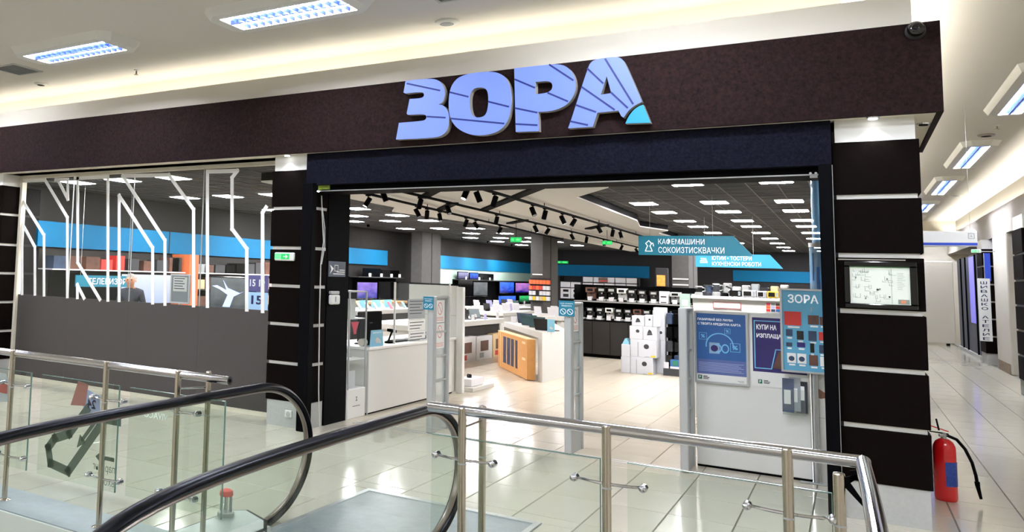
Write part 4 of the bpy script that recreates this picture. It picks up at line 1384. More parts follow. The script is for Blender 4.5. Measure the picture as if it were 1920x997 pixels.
# ------------------------------------------------------------------ escalator
es = T('escalator', 'escalator with black handrails and glass sides arriving at the shop floor', 'escalator', (-2.58, 4.5, 0))
def rail_path(top, yc, ry, zc, bot):
    pts = [(1.0, top - .75 + .0), (1.45, top - .42), (1.75, top - .225), (2.0, top - .115), (2.25, top - .058), (2.6, top - .028), (3.1, top - .012), (3.7, top - .004), (yc - .15, top)]
    n = 16
    for i in range(n + 1):
        th = PI / 2 - PI * i / n
        z = zc + (top - zc if math.sin(th) > 0 else zc - bot) * math.sin(th)
        pts.append((yc + ry * math.cos(th), z))
    pts += [(yc - .35, bot - .01), (yc - .6, bot - .03)]
    return pts
def smooth_path(pts, k=3):
    P = [Vector((0, a, b)) for a, b in pts]
    out = []
    for i in range(len(P) - 1):
        p0, p1, p2, p3 = P[max(i - 1, 0)], P[i], P[i + 1], P[min(i + 2, len(P) - 1)]
        for j in range(k):
            t = j / k
            out.append(.5 * ((2 * p1) + (p2 - p0) * t + (2 * p0 - 5 * p1 + 4 * p2 - p3) * t * t + (3 * p1 - p0 - 3 * p2 + p3) * t ** 3))
    out.append(P[-1])
    return out
for x, top, ry, bot, yc in ((-2.01, .895, .55, .13, 4.52), (-3.15, .905, .60, .015, 4.52)):
    pts = smooth_path(rail_path(top, yc, ry, (top + bot) / 2, bot))
    zc = (top + bot) / 2
    build('moving_handrail', MB().tube([(x, p.y, p.z) for p in pts], .037, 14, .021, side=(1, 0, 0)), 'rubber', es, smooth=True)
    ins = []
    for i, p in enumerate(pts):
        tg = (pts[min(i + 1, len(pts) - 1)] - pts[max(i - 1, 0)]).normalized()
        nrm = Vector((0, tg.z, -tg.y))                                # towards the glass
        ins.append((p + nrm * .028))
    build('guide_strip', MB().tube([(x, p.y, p.z) for p in ins], .018, 8, .012, side=(1, 0, 0)), 'bronze', es, smooth=True)
    # glass side wall filling the loop
    k = [i for i, p in enumerate(ins) if p.y > 1.2]
    loop = [(p.y, p.z) for p in (ins[i] for i in k)]
    g = MB()
    n = len(loop)
    half = max(range(n), key=lambda i: loop[i][0])
    up, lo = loop[:half + 1], loop[half:]
    lo = lo + [(1.2, -.9)]
    def zat(L, yq):
        for (a, b), (c, d) in zip(L, L[1:]):
            if min(a, c) - 1e-6 <= yq <= max(a, c) + 1e-6 and abs(a - c) > 1e-6:
                return b + (d - b) * (yq - a) / (c - a)
        return L[-1][1]
    ys = sorted({round(q[0], 4) for q in up})
    vs = []
    for yq in ys:
        a, b = zat(up, yq), zat(lo, yq)
        vs += [(x - .005, yq, b), (x - .005, yq, a), (x + .005, yq, b), (x + .005, yq, a)]
    fs = []
    for i in range(len(ys) - 1):
        o, q = i * 4, i * 4 + 4
        fs += [(o, q, q + 1, o + 1), (o + 2, o + 3, q + 3, q + 2)]
    g.add(vs, fs)
    build('glass_side', g, 'glass', es)
# outer decks
for x0, x1, zt in ((-3.40, -3.03, .055), (-2.10, -1.82, .05)):
    dk = MB()
    prof = [(4.5, zt - .02), (4.5, -.12), (2.8, -.30), (1.0, -1.2), (1.0, -.85), (2.4, zt - .12), (3.0, zt), (4.5, zt)]
    dk.prism(prof, x0, x1, 'yz')
    d = build('deck', dk, 'deck', es)
    build('edge_trim', MB().prism([(4.505, zt + .004), (3.0, zt + .004), (3.0, zt - .01), (4.505, zt - .01)], x0 - .006, x0 + .03, 'yz'), 'ledge', d)
    top = [(x0, 3.0), (x0, 4.60), (x0 + .06, 4.66), (x1 - .09, 4.55), (x1, 4.42), (x1, 3.0)]
    build('cap', MB().prism(top[::-1], zt - .06, zt + .006, 'xy'), 'deck', d)
    rim = [(x0 - .018, 3.0), (x0 - .018, 4.61), (x0 + .055, 4.69), (x1 - .08, 4.58), (x1 + .02, 4.43), (x1 + .02, 3.0)]
    build('bumper', MB().prism(rim[::-1], -.14, zt + .002, 'xy'), 'rubber', d)
build('deck_button', MB().cyl((-3.24, 4.06, .055), (-3.24, 4.06, .062), .018, n=18), 'white', es)
# landing plate and comb
lp = build('landing_plate', MB().box(-3.06, -1.81, 4.38, 5.88, -.02, .003), 'plate', es)
build('border', MB().box(-3.10, -3.06, 4.38, 5.94, -.02, .008).box(-1.81, -1.77, 4.38, 5.94, -.02, .008).box(-3.06, -1.81, 5.88, 5.94, -.02, .008), 'plate_edge', lp)
g = MB()
for i in range(30):
    g.box(-3.02 + i * .041, -3.005 + i * .041, 4.25, 4.38, -.02, .0)
build('comb', g, 'ledge', es)
for i in range(9):
    y1 = 4.25 - i * .42
    z1 = -.015 if i < 2 else -.015 - (i - 1) * .2
    sp = build('step', MB().box(-3.0, -1.88 - .14, y1 - .42, y1 - .005, z1 - .2, z1), 'ledge', es)
for x in (-3.02, -2.14):
    build('skirt', MB().prism([(4.4, .05), (4.4, -.12), (2.8, -.35), (1.0, -1.5), (1.0, -.9), (2.4, -.08), (3.0, .05)], x, x + .02, 'yz'), 'alu', es)
# small stop button post on the deck
bx, by = -3.365, 4.47
t = T('stop_button', 'small ribbed post with red cap on the escalator deck', 'stop button', (bx, by, .055))
build('foot', MB().lathe([(.055, .055), (.055, .085), (.05, .09)], (bx, by, 0), 20), 'alu', t, smooth=True)
g = MB()
for i in range(6):
    th = 2 * PI * i / 6 + .3
    g.cyl((bx + .036 * math.cos(th), by + .036 * math.sin(th), .088), (bx + .036 * math.cos(th), by + .036 * math.sin(th), .19), .006, n=8)
build('cage', g, 'alu', t, smooth=True)
build('core', MB().cyl((bx, by, .088), (bx, by, .19), .028, n=16), 'acryl', t, smooth=True)
build('red_cap', MB().lathe([(.043, .19), (.045, .20), (.04, .222), (.02, .232), (.001, .234)], (bx, by, 0), 20), mat('red_cap', '#e8625c', .4), t, smooth=True)
# ------------------------------------------------------------------ checkout counter and what stands on it
CT = .79
t = T('counter', 'long white checkout counter just inside the entrance on the left', 'counter', (-5.05, 10.3, 0))
build('front_panel', MB().rbox(-4.76, -4.72, 8.985, 11.64, .02, .755, .004, 1), 'desk', t)
build('side_panel', MB().box(-5.40, -4.76, 8.99, 9.03, 0, .755), 'desk', t)
build('side_panel', MB().box(-5.40, -4.76, 11.58, 11.62, 0, .755), 'desk', t)
build('worktop', MB().rbox(-5.44, -4.70, 8.97, 11.65, .755, CT, .006, 2), 'deskedge', t)
build('corner_post', MB().box(-4.725, -4.715, 8.965, 8.985, 0, .755), 'alu', t)
build('plinth', MB().box(-5.38, -4.74, 9.0, 11.6, 0, .02), 'black', t)
t = T('divider_screen', 'tall white divider wall at the far end of the checkout counter', 'divider', (-5.0, 11.68, 0))
build('panel', MB().box(-5.46, -4.70, 11.66, 11.71, .02, 1.535), 'desk', t)
build('edge_post', MB().rbox(-4.70, -4.60, 11.64, 11.73, 0, 1.52, .01, 2), 'deskedge', t)
build('seam', MB().box(-5.46, -4.70, 11.656, 11.66, 1.10, 1.106), 'base', t)
build('black_cap', MB().box(-5.46, -4.66, 11.66, 11.71, 1.535, 1.56), 'black', t)
t = T('sneeze_guard', 'clear acrylic guard with notices standing on the checkout counter', 'screen guard', (-4.78, 10.7, CT))
build('pane', MB().box(-4.785, -4.778, 9.8, 11.6, CT + .02, 1.56), 'acryl', t)
build('post', MB().box(-4.792, -4.771, 9.78, 9.80, CT, 1.57), 'white', t)
build('post', MB().box(-4.792, -4.771, 11.58, 11.60, CT, 1.57), 'white', t)
for a, b, z0, z1, m in ((10.17, 10.71, 1.09, 1.35, 'greypaper'), (10.18, 10.72, .93, 1.07, 'paper'), (10.2, 10.73, .82, .92, 'paper')):
    s = build('notice', MB().box(-4.777, -4.774, a, b, z0, z1), m, t)
    g = MB()
    for i in range(int((z1 - z0) / .045)):
        g.box(-4.774, -4.773, a + .05, b - .05 - (i % 3) * .06, z1 - .035 - i * .04, z1 - .025 - i * .04)
    build('print_lines', g, 'ink', s, kind='stuff')
t = T('monitor', 'black monitor seen from behind at the near end of the counter', 'monitor', (-4.98, 9.45, CT))
build('screen_back', MB().rbox(-4.97, -4.92, 9.14, 9.72, .83, 1.195, .012, 2), 'black', t)
build('stand', MB().box(-4.99, -4.96, 9.38, 9.48, CT + .012, 1.0), 'black', t)
build('foot', MB().rbox(-5.08, -4.88, 9.28, 9.58, CT, CT + .014, .004, 1), 'black', t)
build('maker_mark', MB().box(-4.92, -4.919, 9.38, 9.46, 1.05, 1.062), 'ink', t)
t = T('leaflet_stand', 'pale blue leaflet card standing on the near end of counter', 'leaflet stand', (-4.75, 9.22, CT))
build('card', MB().prism([(9.07, CT), (9.42, CT), (9.39, .985), (9.10, .985)], -4.755, -4.745, 'yz'), 'lblue', t)
build('card_edge', MB().box(-4.84, -4.755, 9.08, 9.40, CT, CT + .006), 'tag', t)
g = MB().prism([(9.19, .86), (9.24, .90), (9.33, .865), (9.36, .82), (9.3, .83), (9.22, .83)], -4.7449, -4.743, 'yz')
build('picture', g, 'tag', t)
g = MB()
text(g, 'БЕЗПЛАТНО', (-4.744, 9.14, .945), (0, 1, 0), .22, .018)
build('lettering', g, 'letter', t)
t = T('barcode_scanner', 'black barcode scanner on a stand upon the checkout counter', 'scanner', (-4.87, 9.85, CT))
build('foot', MB().lathe([(.06, CT), (.055, CT + .02), (.02, CT + .03)], (-4.87, 9.82, 0), 18), 'black', t, smooth=True)
build('neck', MB().cyl((-4.87, 9.80, CT + .02), (-4.87, 9.90, .93), .012, n=10), 'black', t)
build('head', MB().bar((-4.87, 9.82, .955), (-4.87, 9.98, .93), .06, .035), 'black', t)
t = T('keyboard', 'black keyboard lying on the checkout counter behind the scanner', 'keyboard', (-4.9, 10.15, CT))
build('body', MB().rbox(-4.98, -4.84, 9.98, 10.32, CT, CT + .02, .005, 1), 'black', t)
build('keys', MB().box(-4.97, -4.85, 10.0, 10.3, CT + .02, CT + .024), 'ink', t)
single('paper_stack', MB().box(-5.0, -4.82, 10.36, 10.66, CT, CT + .015).obox((-4.91, 10.52, CT + .018), (.16, .26, .006), (.98, .2, 0), (-.2, .98, 0), (0, 0, 1)), 'greypaper', 'grey stack of papers on the counter beside the keyboard', 'papers')
t = T('stapler', 'dark blue desk tool on the far end of the checkout counter', 'stapler', (-4.92, 10.95, CT))
build('body', MB().rbox(-4.96, -4.88, 10.86, 11.02, CT, CT + .05, .012, 2), 'posternavy', t)
build('lever', MB().bar((-4.92, 10.9, CT + .05), (-4.92, 11.03, CT + .085), .05, .02), 'posterblue', t)
single('paper_roll', MB().cyl((-4.86, 8.99 + .06, CT + .045), (-4.86, 9.12 + .02, CT + .045), .045, n=18), 'warm_white', 'white paper roll beside the blue leaflet on the counter', 'paper roll', smooth=True)

# display case left of the counter
t = T('display_case', 'narrow glass display case with white drawer by the black jamb', 'display case', (-4.92, 8.72, 0))
build('drawer', MB().rbox(-5.12, -4.725, 8.50, 8.93, 0, .335, .006, 1), 'desk', t)
g = MB()
g.box(-4.725, -4.722, 8.70, 8.735, .235, .241).box(-4.725, -4.722, 8.70, 8.735, .195, .201).box(-4.725, -4.722, 8.715, 8.72, .2, .24).box(-4.725, -4.722, 8.63, 8.80, .135, .14)
build('drawer_print', g, 'ink', t)
for (x, y) in ((-5.115, 8.505), (-5.115, 8.915), (-4.738, 8.505), (-4.738, 8.915)):
    build('post', MB().box(x, x + .016, y, y + .016, .335, 1.46), 'alu', t)
build('top_frame', MB().box(-5.115, -4.722, 8.50, 8.93, 1.445, 1.46), 'alu', t)
for z in (.66, 1.13):
    build('shelf', MB().box(-5.11, -4.74, 8.51, 8.92, z, z + .012), 'deskedge', t)
build('glass_front', MB().box(-4.729, -4.725, 8.52, 8.914, .34, 1.445), 'caseglass', t)
build('glass_side', MB().box(-5.10, -4.74, 8.505, 8.509, .34, 1.445), 'caseglass', t)
cs = lambda n, mb, m, l, c: single(n, mb, m, l, c)
cs('price_card', MB().prism([(8.62, .336), (8.79, .336), (8.79, .53), (8.62, .53)], -4.80, -4.79, 'yz'), 'tag', 'white card leaning in the bottom of the glass case', 'card')
cs('phone_box', MB().box(-5.0, -4.86, 8.56, 8.66, 1.142, 1.27), 'yellow', 'yellow box on top shelf of the glass case', 'box')
cs('phone_box', MB().box(-4.98, -4.84, 8.68, 8.86, 1.142, 1.36), 'paper', 'white box with red ring on top shelf of the glass case', 'box')
cs('phone_box', MB().box(-5.04, -5.01, 8.56, 8.9, 1.142, 1.42), 'yellow', 'yellow and white back card on top shelf of glass case', 'card')
cs('red_tag', MB().prism([(8.58, 1.10), (8.76, 1.10), (8.70, 1.0), (8.69, .96), (8.65, .96), (8.64, 1.0)], -4.745, -4.735, 'yz'), 'pink', 'pink red pointed tag hanging in the glass case', 'tag')
cs('headset', MB().tube([(-4.9, 8.60 + .24 * i / 10, .69 + .09 * math.sin(PI * i / 10)) for i in range(11)], .014, 8).cyl((-4.9, 8.60, .672), (-4.9, 8.60, .72), .03).cyl((-4.9, 8.84, .672), (-4.9, 8.84, .72), .03), 'base', 'pale headset on the middle shelf of glass case', 'headset')

# ------------------------------------------------------------------ display tables
def tag_card(x, y, z, w=.06, h=.08, face='x', lean=.02):
    if face == 'x':
        return MB().prism([(y, z), (y + w, z), (y + w, z + h), (y, z + h)], x, x + .006, 'yz')
    return MB().box(x, x + w, y, y + .006, z, z + h)
LT = []
def laptop(x, y, z, ang, label, w=.28, m='gloss_black', group='laptops on the display tables'):
    t = T('laptop', label, 'laptop', (x, y, z), group)
    c, s = math.cos(ang), math.sin(ang)
    R2 = lambda u, v, k: (x + u * c - v * s, y + u * s + v * c, z + k)
    def slab(pts, name, mm):
        vs = [R2(*p) for p in pts]
        return build(name, MB().add(vs, [(0, 1, 2, 3), (7, 6, 5, 4), (0, 4, 5, 1), (1, 5, 6, 2), (2, 6, 7, 3), (3, 7, 4, 0)]), mm, t)
    h = w / 2
    d = .2
    slab([(-h, -d / 2, 0), (h, -d / 2, 0), (h, d / 2, 0), (-h, d / 2, 0), (-h, -d / 2, .014), (h, -d / 2, .014), (h, d / 2, .014), (-h, d / 2, .014)], 'base', 'ink')
    slab([(-h, d / 2, .014), (h, d / 2, .014), (h, d / 2 + .05, .20), (-h, d / 2 + .05, .20), (-h, d / 2 + .012, .014), (h, d / 2 + .012, .014), (h, d / 2 + .062, .20), (-h, d / 2 + .062, .20)], 'lid', m)
    slab([(-h + .03, -d / 2 + .08, .0145), (h - .03, -d / 2 + .08, .0145), (h - .03, d / 2 - .02, .0145), (-h + .03, d / 2 - .02, .0145), (-h + .03, -d / 2 + .08, .017), (h - .03, -d / 2 + .08, .017), (h - .03, d / 2 - .02, .017), (-h + .03, d / 2 - .02, .017)], 'keys', 'black')
    slab([(-.03, d / 2 - .012, .014), (.03, d / 2 - .012, .014), (.03, d / 2 + .005, .09), (-.03, d / 2 + .005, .09), (-.03, d / 2 - .008, .014), (.03, d / 2 - .008, .014), (.03, d / 2 + .009, .09), (-.03, d / 2 + .009, .09)], 'price_tag', 'tag')
    return t
# near table, set at a slant
tp = [(-4.15, 13.95), (-4.12, 15.25), (-5.0, 17.6), (-5.75, 16.75)]
t = T('display_table', 'white laptop table with solid end panel in the middle of the shop', 'display table', (-4.8, 15.6, 0))
build('top', MB().prism(tp[::-1], .70, .80, 'xy'), 'tablew', t)
build('end_panel', MB().prism([(-4.15, 13.95), (-4.12, 15.25), (-4.24, 15.30), (-4.27, 14.12)][::-1], 0, .70, 'xy'), 'tablew', t)
build('leg', MB().prism([(-5.75, 16.75), (-5.0, 17.6), (-5.07, 17.75), (-5.82, 16.9)][::-1], 0, .70, 'xy'), 'tablew', t)
build('back_panel', MB().bar((-4.35, 15.2, .55), (-5.1, 17.2, .55), .02, .25), 'shopdark', t)
for i, (x, y, a, l) in enumerate(((-4.30, 14.75, .9, 'dark laptop at the near corner of the slanted white table'), (-4.62, 15.45, 1.0, 'slate laptop second from the near corner of slanted white table'), (-4.95, 16.05, 1.0, 'black laptop third along the slanted white table'), (-5.25, 16.75, 1.0, 'slim laptop at the far end of the slanted white table'))):
    laptop(x, y, .80, a + 1.9, l, .34, ('gloss_black', 'dkgreen', 'dkgreen', 'photo')[i])
t = T('leaflet_stand', 'pale blue leaflet card on the end of slanted laptop table', 'leaflet stand', (-4.14, 14.5, .8))
build('card', MB().box(-4.20, -4.08, 14.4, 14.41, .80, 1.01), 'lblue', t)
build('picture', MB().prism([(-4.17, .86), (-4.14, .89), (-4.10, .86), (-4.12, .84)], 14.398, 14.40), 'tag', t)
build('card_edge', MB().box(-4.20, -4.08, 14.41, 14.47, .80, .806), 'tag', t)
for i, (x, y) in enumerate(((-4.42, 15.0), (-4.75, 15.5), (-5.05, 16.2), (-5.35, 16.9), (-5.5, 16.6))):
    single('price_card', MB().obox((x, y, .865), (.11, .012, .13), (.8, .55, 0), (-.55, .8, 0), (0, 0, 1)).obox((x, y, .803), (.11, .08, .006), (.8, .55, 0), (-.55, .8, 0), (0, 0, 1)), 'tag', 'folded white price card on slanted laptop table, %s from its near end' % ORD[i], 'price card', 'price cards on the slanted table')
# cardboard box leaning under that table
t = T('television_carton', 'wide brown television carton with product pictures leaning under the slanted table', 'carton', (-4.95, 14.95, 0))
a, b = Vector((-4.42, 14.02, 0)), Vector((-5.55, 15.85, 0))
d = (b - a).normalized()
nrm = Vector((d.y, -d.x, 0)).normalized()
if nrm.y > 0:
    nrm = -nrm
L = (b - a).length
build('box', MB().obox((a + b) / 2 + Vector((0, 0, .34)) - nrm * .07, (L, .14, .66), d, nrm, (0, 0, 1)), 'card', t)
for u0, u1, m in ((.30, .37, 'photo'), (.42, .52, 'photo'), (.55, .66, 'photo'), (.70, .80, 'photo')):
    c = a + d * (L * (u0 + u1) / 2) + nrm * .001
    build('picture', MB().obox(c + Vector((0, 0, .36)), (L * (u1 - u0), .004, .48), d, nrm, (0, 0, 1)), m, t)
build('flap', MB().obox(a + d * (L * .9) + nrm * .001 + Vector((0, 0, .34)), (L * .012, .006, .66), d, nrm, (0, 0, 1)), 'card2', t)
build('top_flap', MB().obox((a + b) / 2 + Vector((0, 0, .675)) - nrm * .07, (L, .15, .01), d, nrm, (0, 0, 1)), 'card2', t)
for u in (.08, .14):
    build('print_block', MB().obox(a + d * (L * .1) + nrm * .001 + Vector((0, 0, .60 if u < .1 else .33)), (L * .1, .003, .04), d, nrm, (0, 0, 1)), 'card2', t)
# left table beyond the divider
t = T('display_table', 'white table with dark back panel left beyond the counter divider', 'display table', (-6.8, 16.2, 0))
build('top', MB().rbox(-7.4, -6.30, 13.6, 18.45, .69, .79, .006, 1), 'tablew', t)
build('back_panel', MB().box(-6.42, -6.38, 13.7, 18.3, .12, .69), 'shopdark', t)
build('leg', MB().box(-7.3, -6.36, 13.65, 13.75, 0, .69), 'tablew', t)
build('leg', MB().box(-7.3, -6.36, 18.25, 18.35, 0, .69), 'tablew', t)
for i, y in enumerate((15.6, 16.3, 17.0, 17.7)):
    laptop(-6.62, y, .79, 1.25, 'dark open laptop on the table beyond the divider, %s from its near end' % ORD[i], .34, ('gloss_black', 'photo', 'gloss_black', 'dkgreen')[i])
for i, (y, m) in enumerate(((15.3, 'tag'), (15.95, 'tag'), (16.65, 'tag'), (17.35, 'lilac'), (18.1, 'tag'))):
    single('price_card', MB().obox((-6.36, y, .85), (.012, .14, .12), (1, 0, 0), (0, 1, 0), (0, 0, 1)).obox((-6.38, y, .793), (.08, .14, .006), (1, 0, 0), (0, 1, 0), (0, 0, 1)), m, 'folded %s price card on the table beyond the divider, %s from its near end' % ('lilac' if m == 'lilac' else 'white', ORD[i]), 'price card', 'price cards beyond the divider')
for i, (y0, y1, m) in enumerate(((15.0, 15.6, 'card2'), (15.62, 16.5, 'tag'), (16.55, 17.45, 'tag'), (17.5, 18.2, 'card2'))):
    t = T('monitor_carton', 'upright pale carton under the table beyond the divider, %s from its near end' % ORD[i], 'carton', (-6.3, (y0 + y1) / 2, 0), 'cartons under the table')
    build('box', MB().box(-6.36, -6.24, y0, y1, 0, .47 + .02 * (i % 2)), m, t)
    build('picture', MB().box(-6.24, -6.237, y0 + .25 * (y1 - y0), y0 + .75 * (y1 - y0), .17, .38), 'photo2', t)
    build('print_block', MB().box(-6.24, -6.237, y0 + .2 * (y1 - y0), y0 + .45 * (y1 - y0), .04, .14), 'redp' if i % 2 else 'greypaper', t)
# low plinth with a small box in front of the divider post
t = T('floor_plinth', 'low white plinth on the shop floor beside the divider post', 'plinth', (-4.72, 12.3, 0))
build('slab', MB().rbox(-4.86, -4.54, 11.9, 12.8, 0, .06, .005, 1), 'tablew', t)
t = T('gadget_box', 'small white box with dark gadget on the low white plinth', 'box', (-4.72, 12.3, .06))
build('box', MB().rbox(-4.82, -4.60, 12.0, 12.5, .06, .17, .006, 1), 'tag', t)
build('gadget', MB().lathe([(.035, .17), (.04, .19), (.03, .225), (.001, .23)], (-4.71, 12.2, 0), 14), 'gloss_black', t, smooth=True)
# phone table on the left, seen over the counter
t = T('display_table', 'white phone table with dark front seen over the checkout counter', 'display table', (-8.3, 16.0, 0))
build('top', MB().rbox(-8.7, -7.9, 14.3, 17.4, .86, .95, .006, 1), 'tablew', t)
build('front_panel', MB().box(-8.0, -7.96, 14.4, 17.3, .05, .86), 'shopdark', t)
build('body', MB().box(-8.65, -8.0, 14.4, 17.3, 0, .86), 'tablew', t)
for i, m in enumerate(('mint', 'tag', 'lilac', 'tag', 'pink', 'tag', 'lblue')):
    y = 14.9 + i * .34
    t = T('phone', 'slanted %s phone on the white phone table, %s from its near end' % (('green', 'white', 'lilac', 'grey', 'pink', 'silver', 'blue')[i], ORD[i]), 'phone', (-8.05, y, .95), 'phones on the white table')
    build('stand', MB().cyl((-8.05, y, .95), (-8.05, y, 1.0), .012, n=8), 'base', t)
    build('handset', MB().obox((-8.05, y, 1.02), (.012, .09, .17), (.8, 0, .6), (0, 1, 0), (-.6, 0, .8)), m, t)
t = T('wooden_shelf', 'oak topped low shelf under the purple television by left wall', 'shelf', (-9.0, 17.2, 0))
build('board', MB().rbox(-9.3, -8.75, 16.0, 18.6, 1.0, 1.06, .006, 1), 'wood', t)
build('body', MB().box(-9.28, -8.78, 16.1, 18.5, 0, 1.0), 'tablew', t)
for i in range(4):
    y = 14.95 + i * .56
    single('cyan_card', MB().box(-8.4, -8.39, y, y + .4, .95, 1.12), 'lblue', 'small pale blue display card behind the phones, %s from the near end' % ORD[i], 'card', 'pale blue cards behind phones')
# back tables with tablets
for k, (x0, x1, y0, y1, l) in enumerate(((-6.1, -5.1, 18.6, 20.4, 'white tablet table behind the slanted laptop table'), (-8.6, -7.5, 22.0, 25.0, 'white tablet table in front of the blue televisions'), (-7.4, -6.6, 19.2, 21.6, 'white gadget table before the column with the orange rack'))):
    t = T('display_table', l, 'display table', ((x0 + x1) / 2, (y0 + y1) / 2, 0))
    build('top', MB().rbox(x0, x1, y0, y1, .80, .88, .006, 1), 'tablew', t)
    for a in (x0 + .05, x1 - .15):
        build('leg', MB().box(a, a + .1, y0 + .1, y1 - .1, 0, .80), 'tablew', t)
    rr = random.Random(k + 20)
    for i in range(7):
        x, y = rr.uniform(x0 + .1, x1 - .2), y0 + .15 + (y1 - y0 - .4) * i / 6
        m = rr.choice(('tag', 'tag', 'lilac', 'dkgreen', 'gloss_black', 'tag', 'lblue'))
        g = MB().obox((x, y, .98), (.16, .012, .19), (1, 0, 0), (0, .93, .36), (0, -.36, .93)).box(x - .04, x + .04, y, y + .1, .88, .895)
        single('tablet', g, m, '%s tablet on the %s, %s from the near end' % ({'tag': 'white', 'lilac': 'lilac', 'dkgreen': 'slate', 'gloss_black': 'black', 'lblue': 'pale blue'}[m], l.replace('white ', '', 1).split(' behind')[0].split(' in front')[0].split(' before')[0] + (' behind laptops', ' before televisions', ' before column')[k], ORD[i]), 'tablet', 'tablets on the back tables')

# ------------------------------------------------------------------ televisions along the left wall
def bench(y0, y1, label, up=True):
    t = T('tv_bench', label, 'shelf', (-10.2, (y0 + y1) / 2, 0))
    build('base', MB().box(-10.45, -9.95, y0, y1, 0, .70), 'shopdark', t)
    build('top', MB().box(-10.47, -9.9, y0 - .05, y1 + .05, .70, .74), 'deskedge', t)
    build('back_board', MB().box(-10.497, -10.46, y0, y1, .74, 1.6), 'black', t)
    if up:
        build('upper_shelf', MB().box(-10.497, -10.2, y0, y1, 1.585, 1.61), 'ink', t)
bench(18.8, 21.45, 'dark television bench along left wall before the first column')
bench(25.6, 33.7, 'dark television bench along left wall beyond the first column')
bench(9.0, 11.85, 'dark television bench along left wall behind the shop window', False)
def tv(x, y0, y1, z0, z1, scr, label, stand=None):
    t = T('television', label, 'television', (x, (y0 + y1) / 2, z0), 'televisions along the left wall')
    build('back', MB().rbox(x - .04, x, y0, y1, z0, z1, .008, 1), 'gloss_black', t)
    if scr:
        build('screen', MB().box(x, x + .004, y0 + .03, y1 - .03, z0 + .035, z1 - .025), scr, t)
    if stand is not None and z0 - stand > .005:
        for yy in (y0 + .2 * (y1 - y0), y0 + .8 * (y1 - y0)):
            build('foot', MB().box(x - .12, x + .08, yy - .02, yy + .02, stand, stand + .012).box(x - .03, x - .01, yy - .015, yy + .015, stand, z0 + .01), 'black', t)
    return t
X = -10.33
tv(X, 18.95, 20.1, 1.02, 1.48, 'scr_purple', 'lit purple blue television, nearest on the bench before first column', .74)
tv(X, 20.17, 21.4, 1.01, 1.49, None, 'dark television beside the purple one before the first column', .74)
tv(X, 19.3, 20.3, 1.61, 1.83, None, 'dark wide television on upper shelf, nearest before first column', 1.61)
tv(X, 20.35, 21.4, 1.61, 1.80, None, 'dark wide television on upper shelf, next to the first column', 1.61)
tv(X, 25.8, 27.0, 1.05, 1.58, None, 'black television just beyond the first column, lower row', .74)
tv(X, 27.05, 28.4, 1.05, 1.55, 'scr_grey', 'grey lit television beyond the first column, lower row', .74)
tv(X, 29.6, 31.2, 1.14, 1.58, 'scr_blue', 'bright blue television on the bench beyond first column', .74)
tv(X, 31.35, 33.5, 1.15, 1.56, 'scr_sunset', 'pink and blue television nearest the back corner', .74)
tv(X + .1, 29.2, 31.1, .76, 1.08, 'scr_blue', 'low blue television standing on the bench below the bright blue one', .74)
tv(X + .1, 31.5, 33.3, .80, 1.08, 'scr_green', 'small green lit screen on bench near the back corner', .74)
tv(X, 25.7, 26.6, 1.61, 1.86, 'scr_flower', 'pale violet television on the upper shelf beyond first column', 1.61)
tv(X, 26.7, 27.5, 1.61, 1.85, 'scr_blue', 'blue television on upper shelf beyond the first column', 1.61)
tv(X, 27.6, 29.0, 1.61, 1.83, None, 'dark television on upper shelf beyond the first column', 1.61)
tv(X, 10.45, 11.8, .98, 1.55, 'scr_white', 'bright white television behind the man in the shop window', .74)
for i, (y, z) in enumerate(((19.05, .74), (20.0, .74), (20.7, .74), (26.6, .74), (28.0, .74), (30.2, .74), (31.3, .74), (32.6, .74))):
    single('price_card', MB().box(-10.0, -9.99, y, y + .16, z, z + .14), 'tag', 'white price card on the television bench, %s from the entrance' % ORD[i], 'price card', 'price cards on the television benches')
for i, y in enumerate((19.35, 20.0, 20.6, 21.1, 26.0, 27.2, 28.2)):
    single('price_card', MB().box(-10.21, -10.2, y, y + .13, 1.61, 1.70), 'tag', 'white price card on the upper television shelf, %s from the entrance' % ORD[i], 'price card', 'price cards on the upper television shelf')

# orange rack on the second column
t = T('rack', 'grey rack of small boxes on the front of the second column', 'rack', (-6.72, 22.4, 1.12))
build('back_board', MB().box(-7.0, -6.45, 22.44, 22.49, 1.10, 1.72), 'shopdark', t)
for z in (1.12, 1.26, 1.40, 1.55):
    build('shelf', MB().box(-7.0, -6.45, 22.3, 22.44, z, z + .012), 'ink', t)
rr = random.Random(8)
for r, z in enumerate((1.132, 1.272, 1.412, 1.562)):
    for c in range(6):
        m = [['tag', 'yellow', 'tag', 'card2', 'yellow', 'tag'], ['tag', 'tag', 'shopdark', 'tag', 'tag', 'tag'], ['orange', 'redp', 'orange', 'redp', 'tag', 'tag'], ['orange'] * 6][r][c]
        x = -6.99 + c * .09
        single('small_box', MB().box(x, x + .08, 22.32, 22.43, z, z + .105), m, 'small %s box on the column rack, %s row from below, %s from the left' % ({'tag': 'white', 'yellow': 'yellow', 'card2': 'tan', 'shopdark': 'dark', 'orange': 'orange', 'redp': 'red'}[m], ORD[r], ORD[c]), 'box', 'small boxes on the column rack')

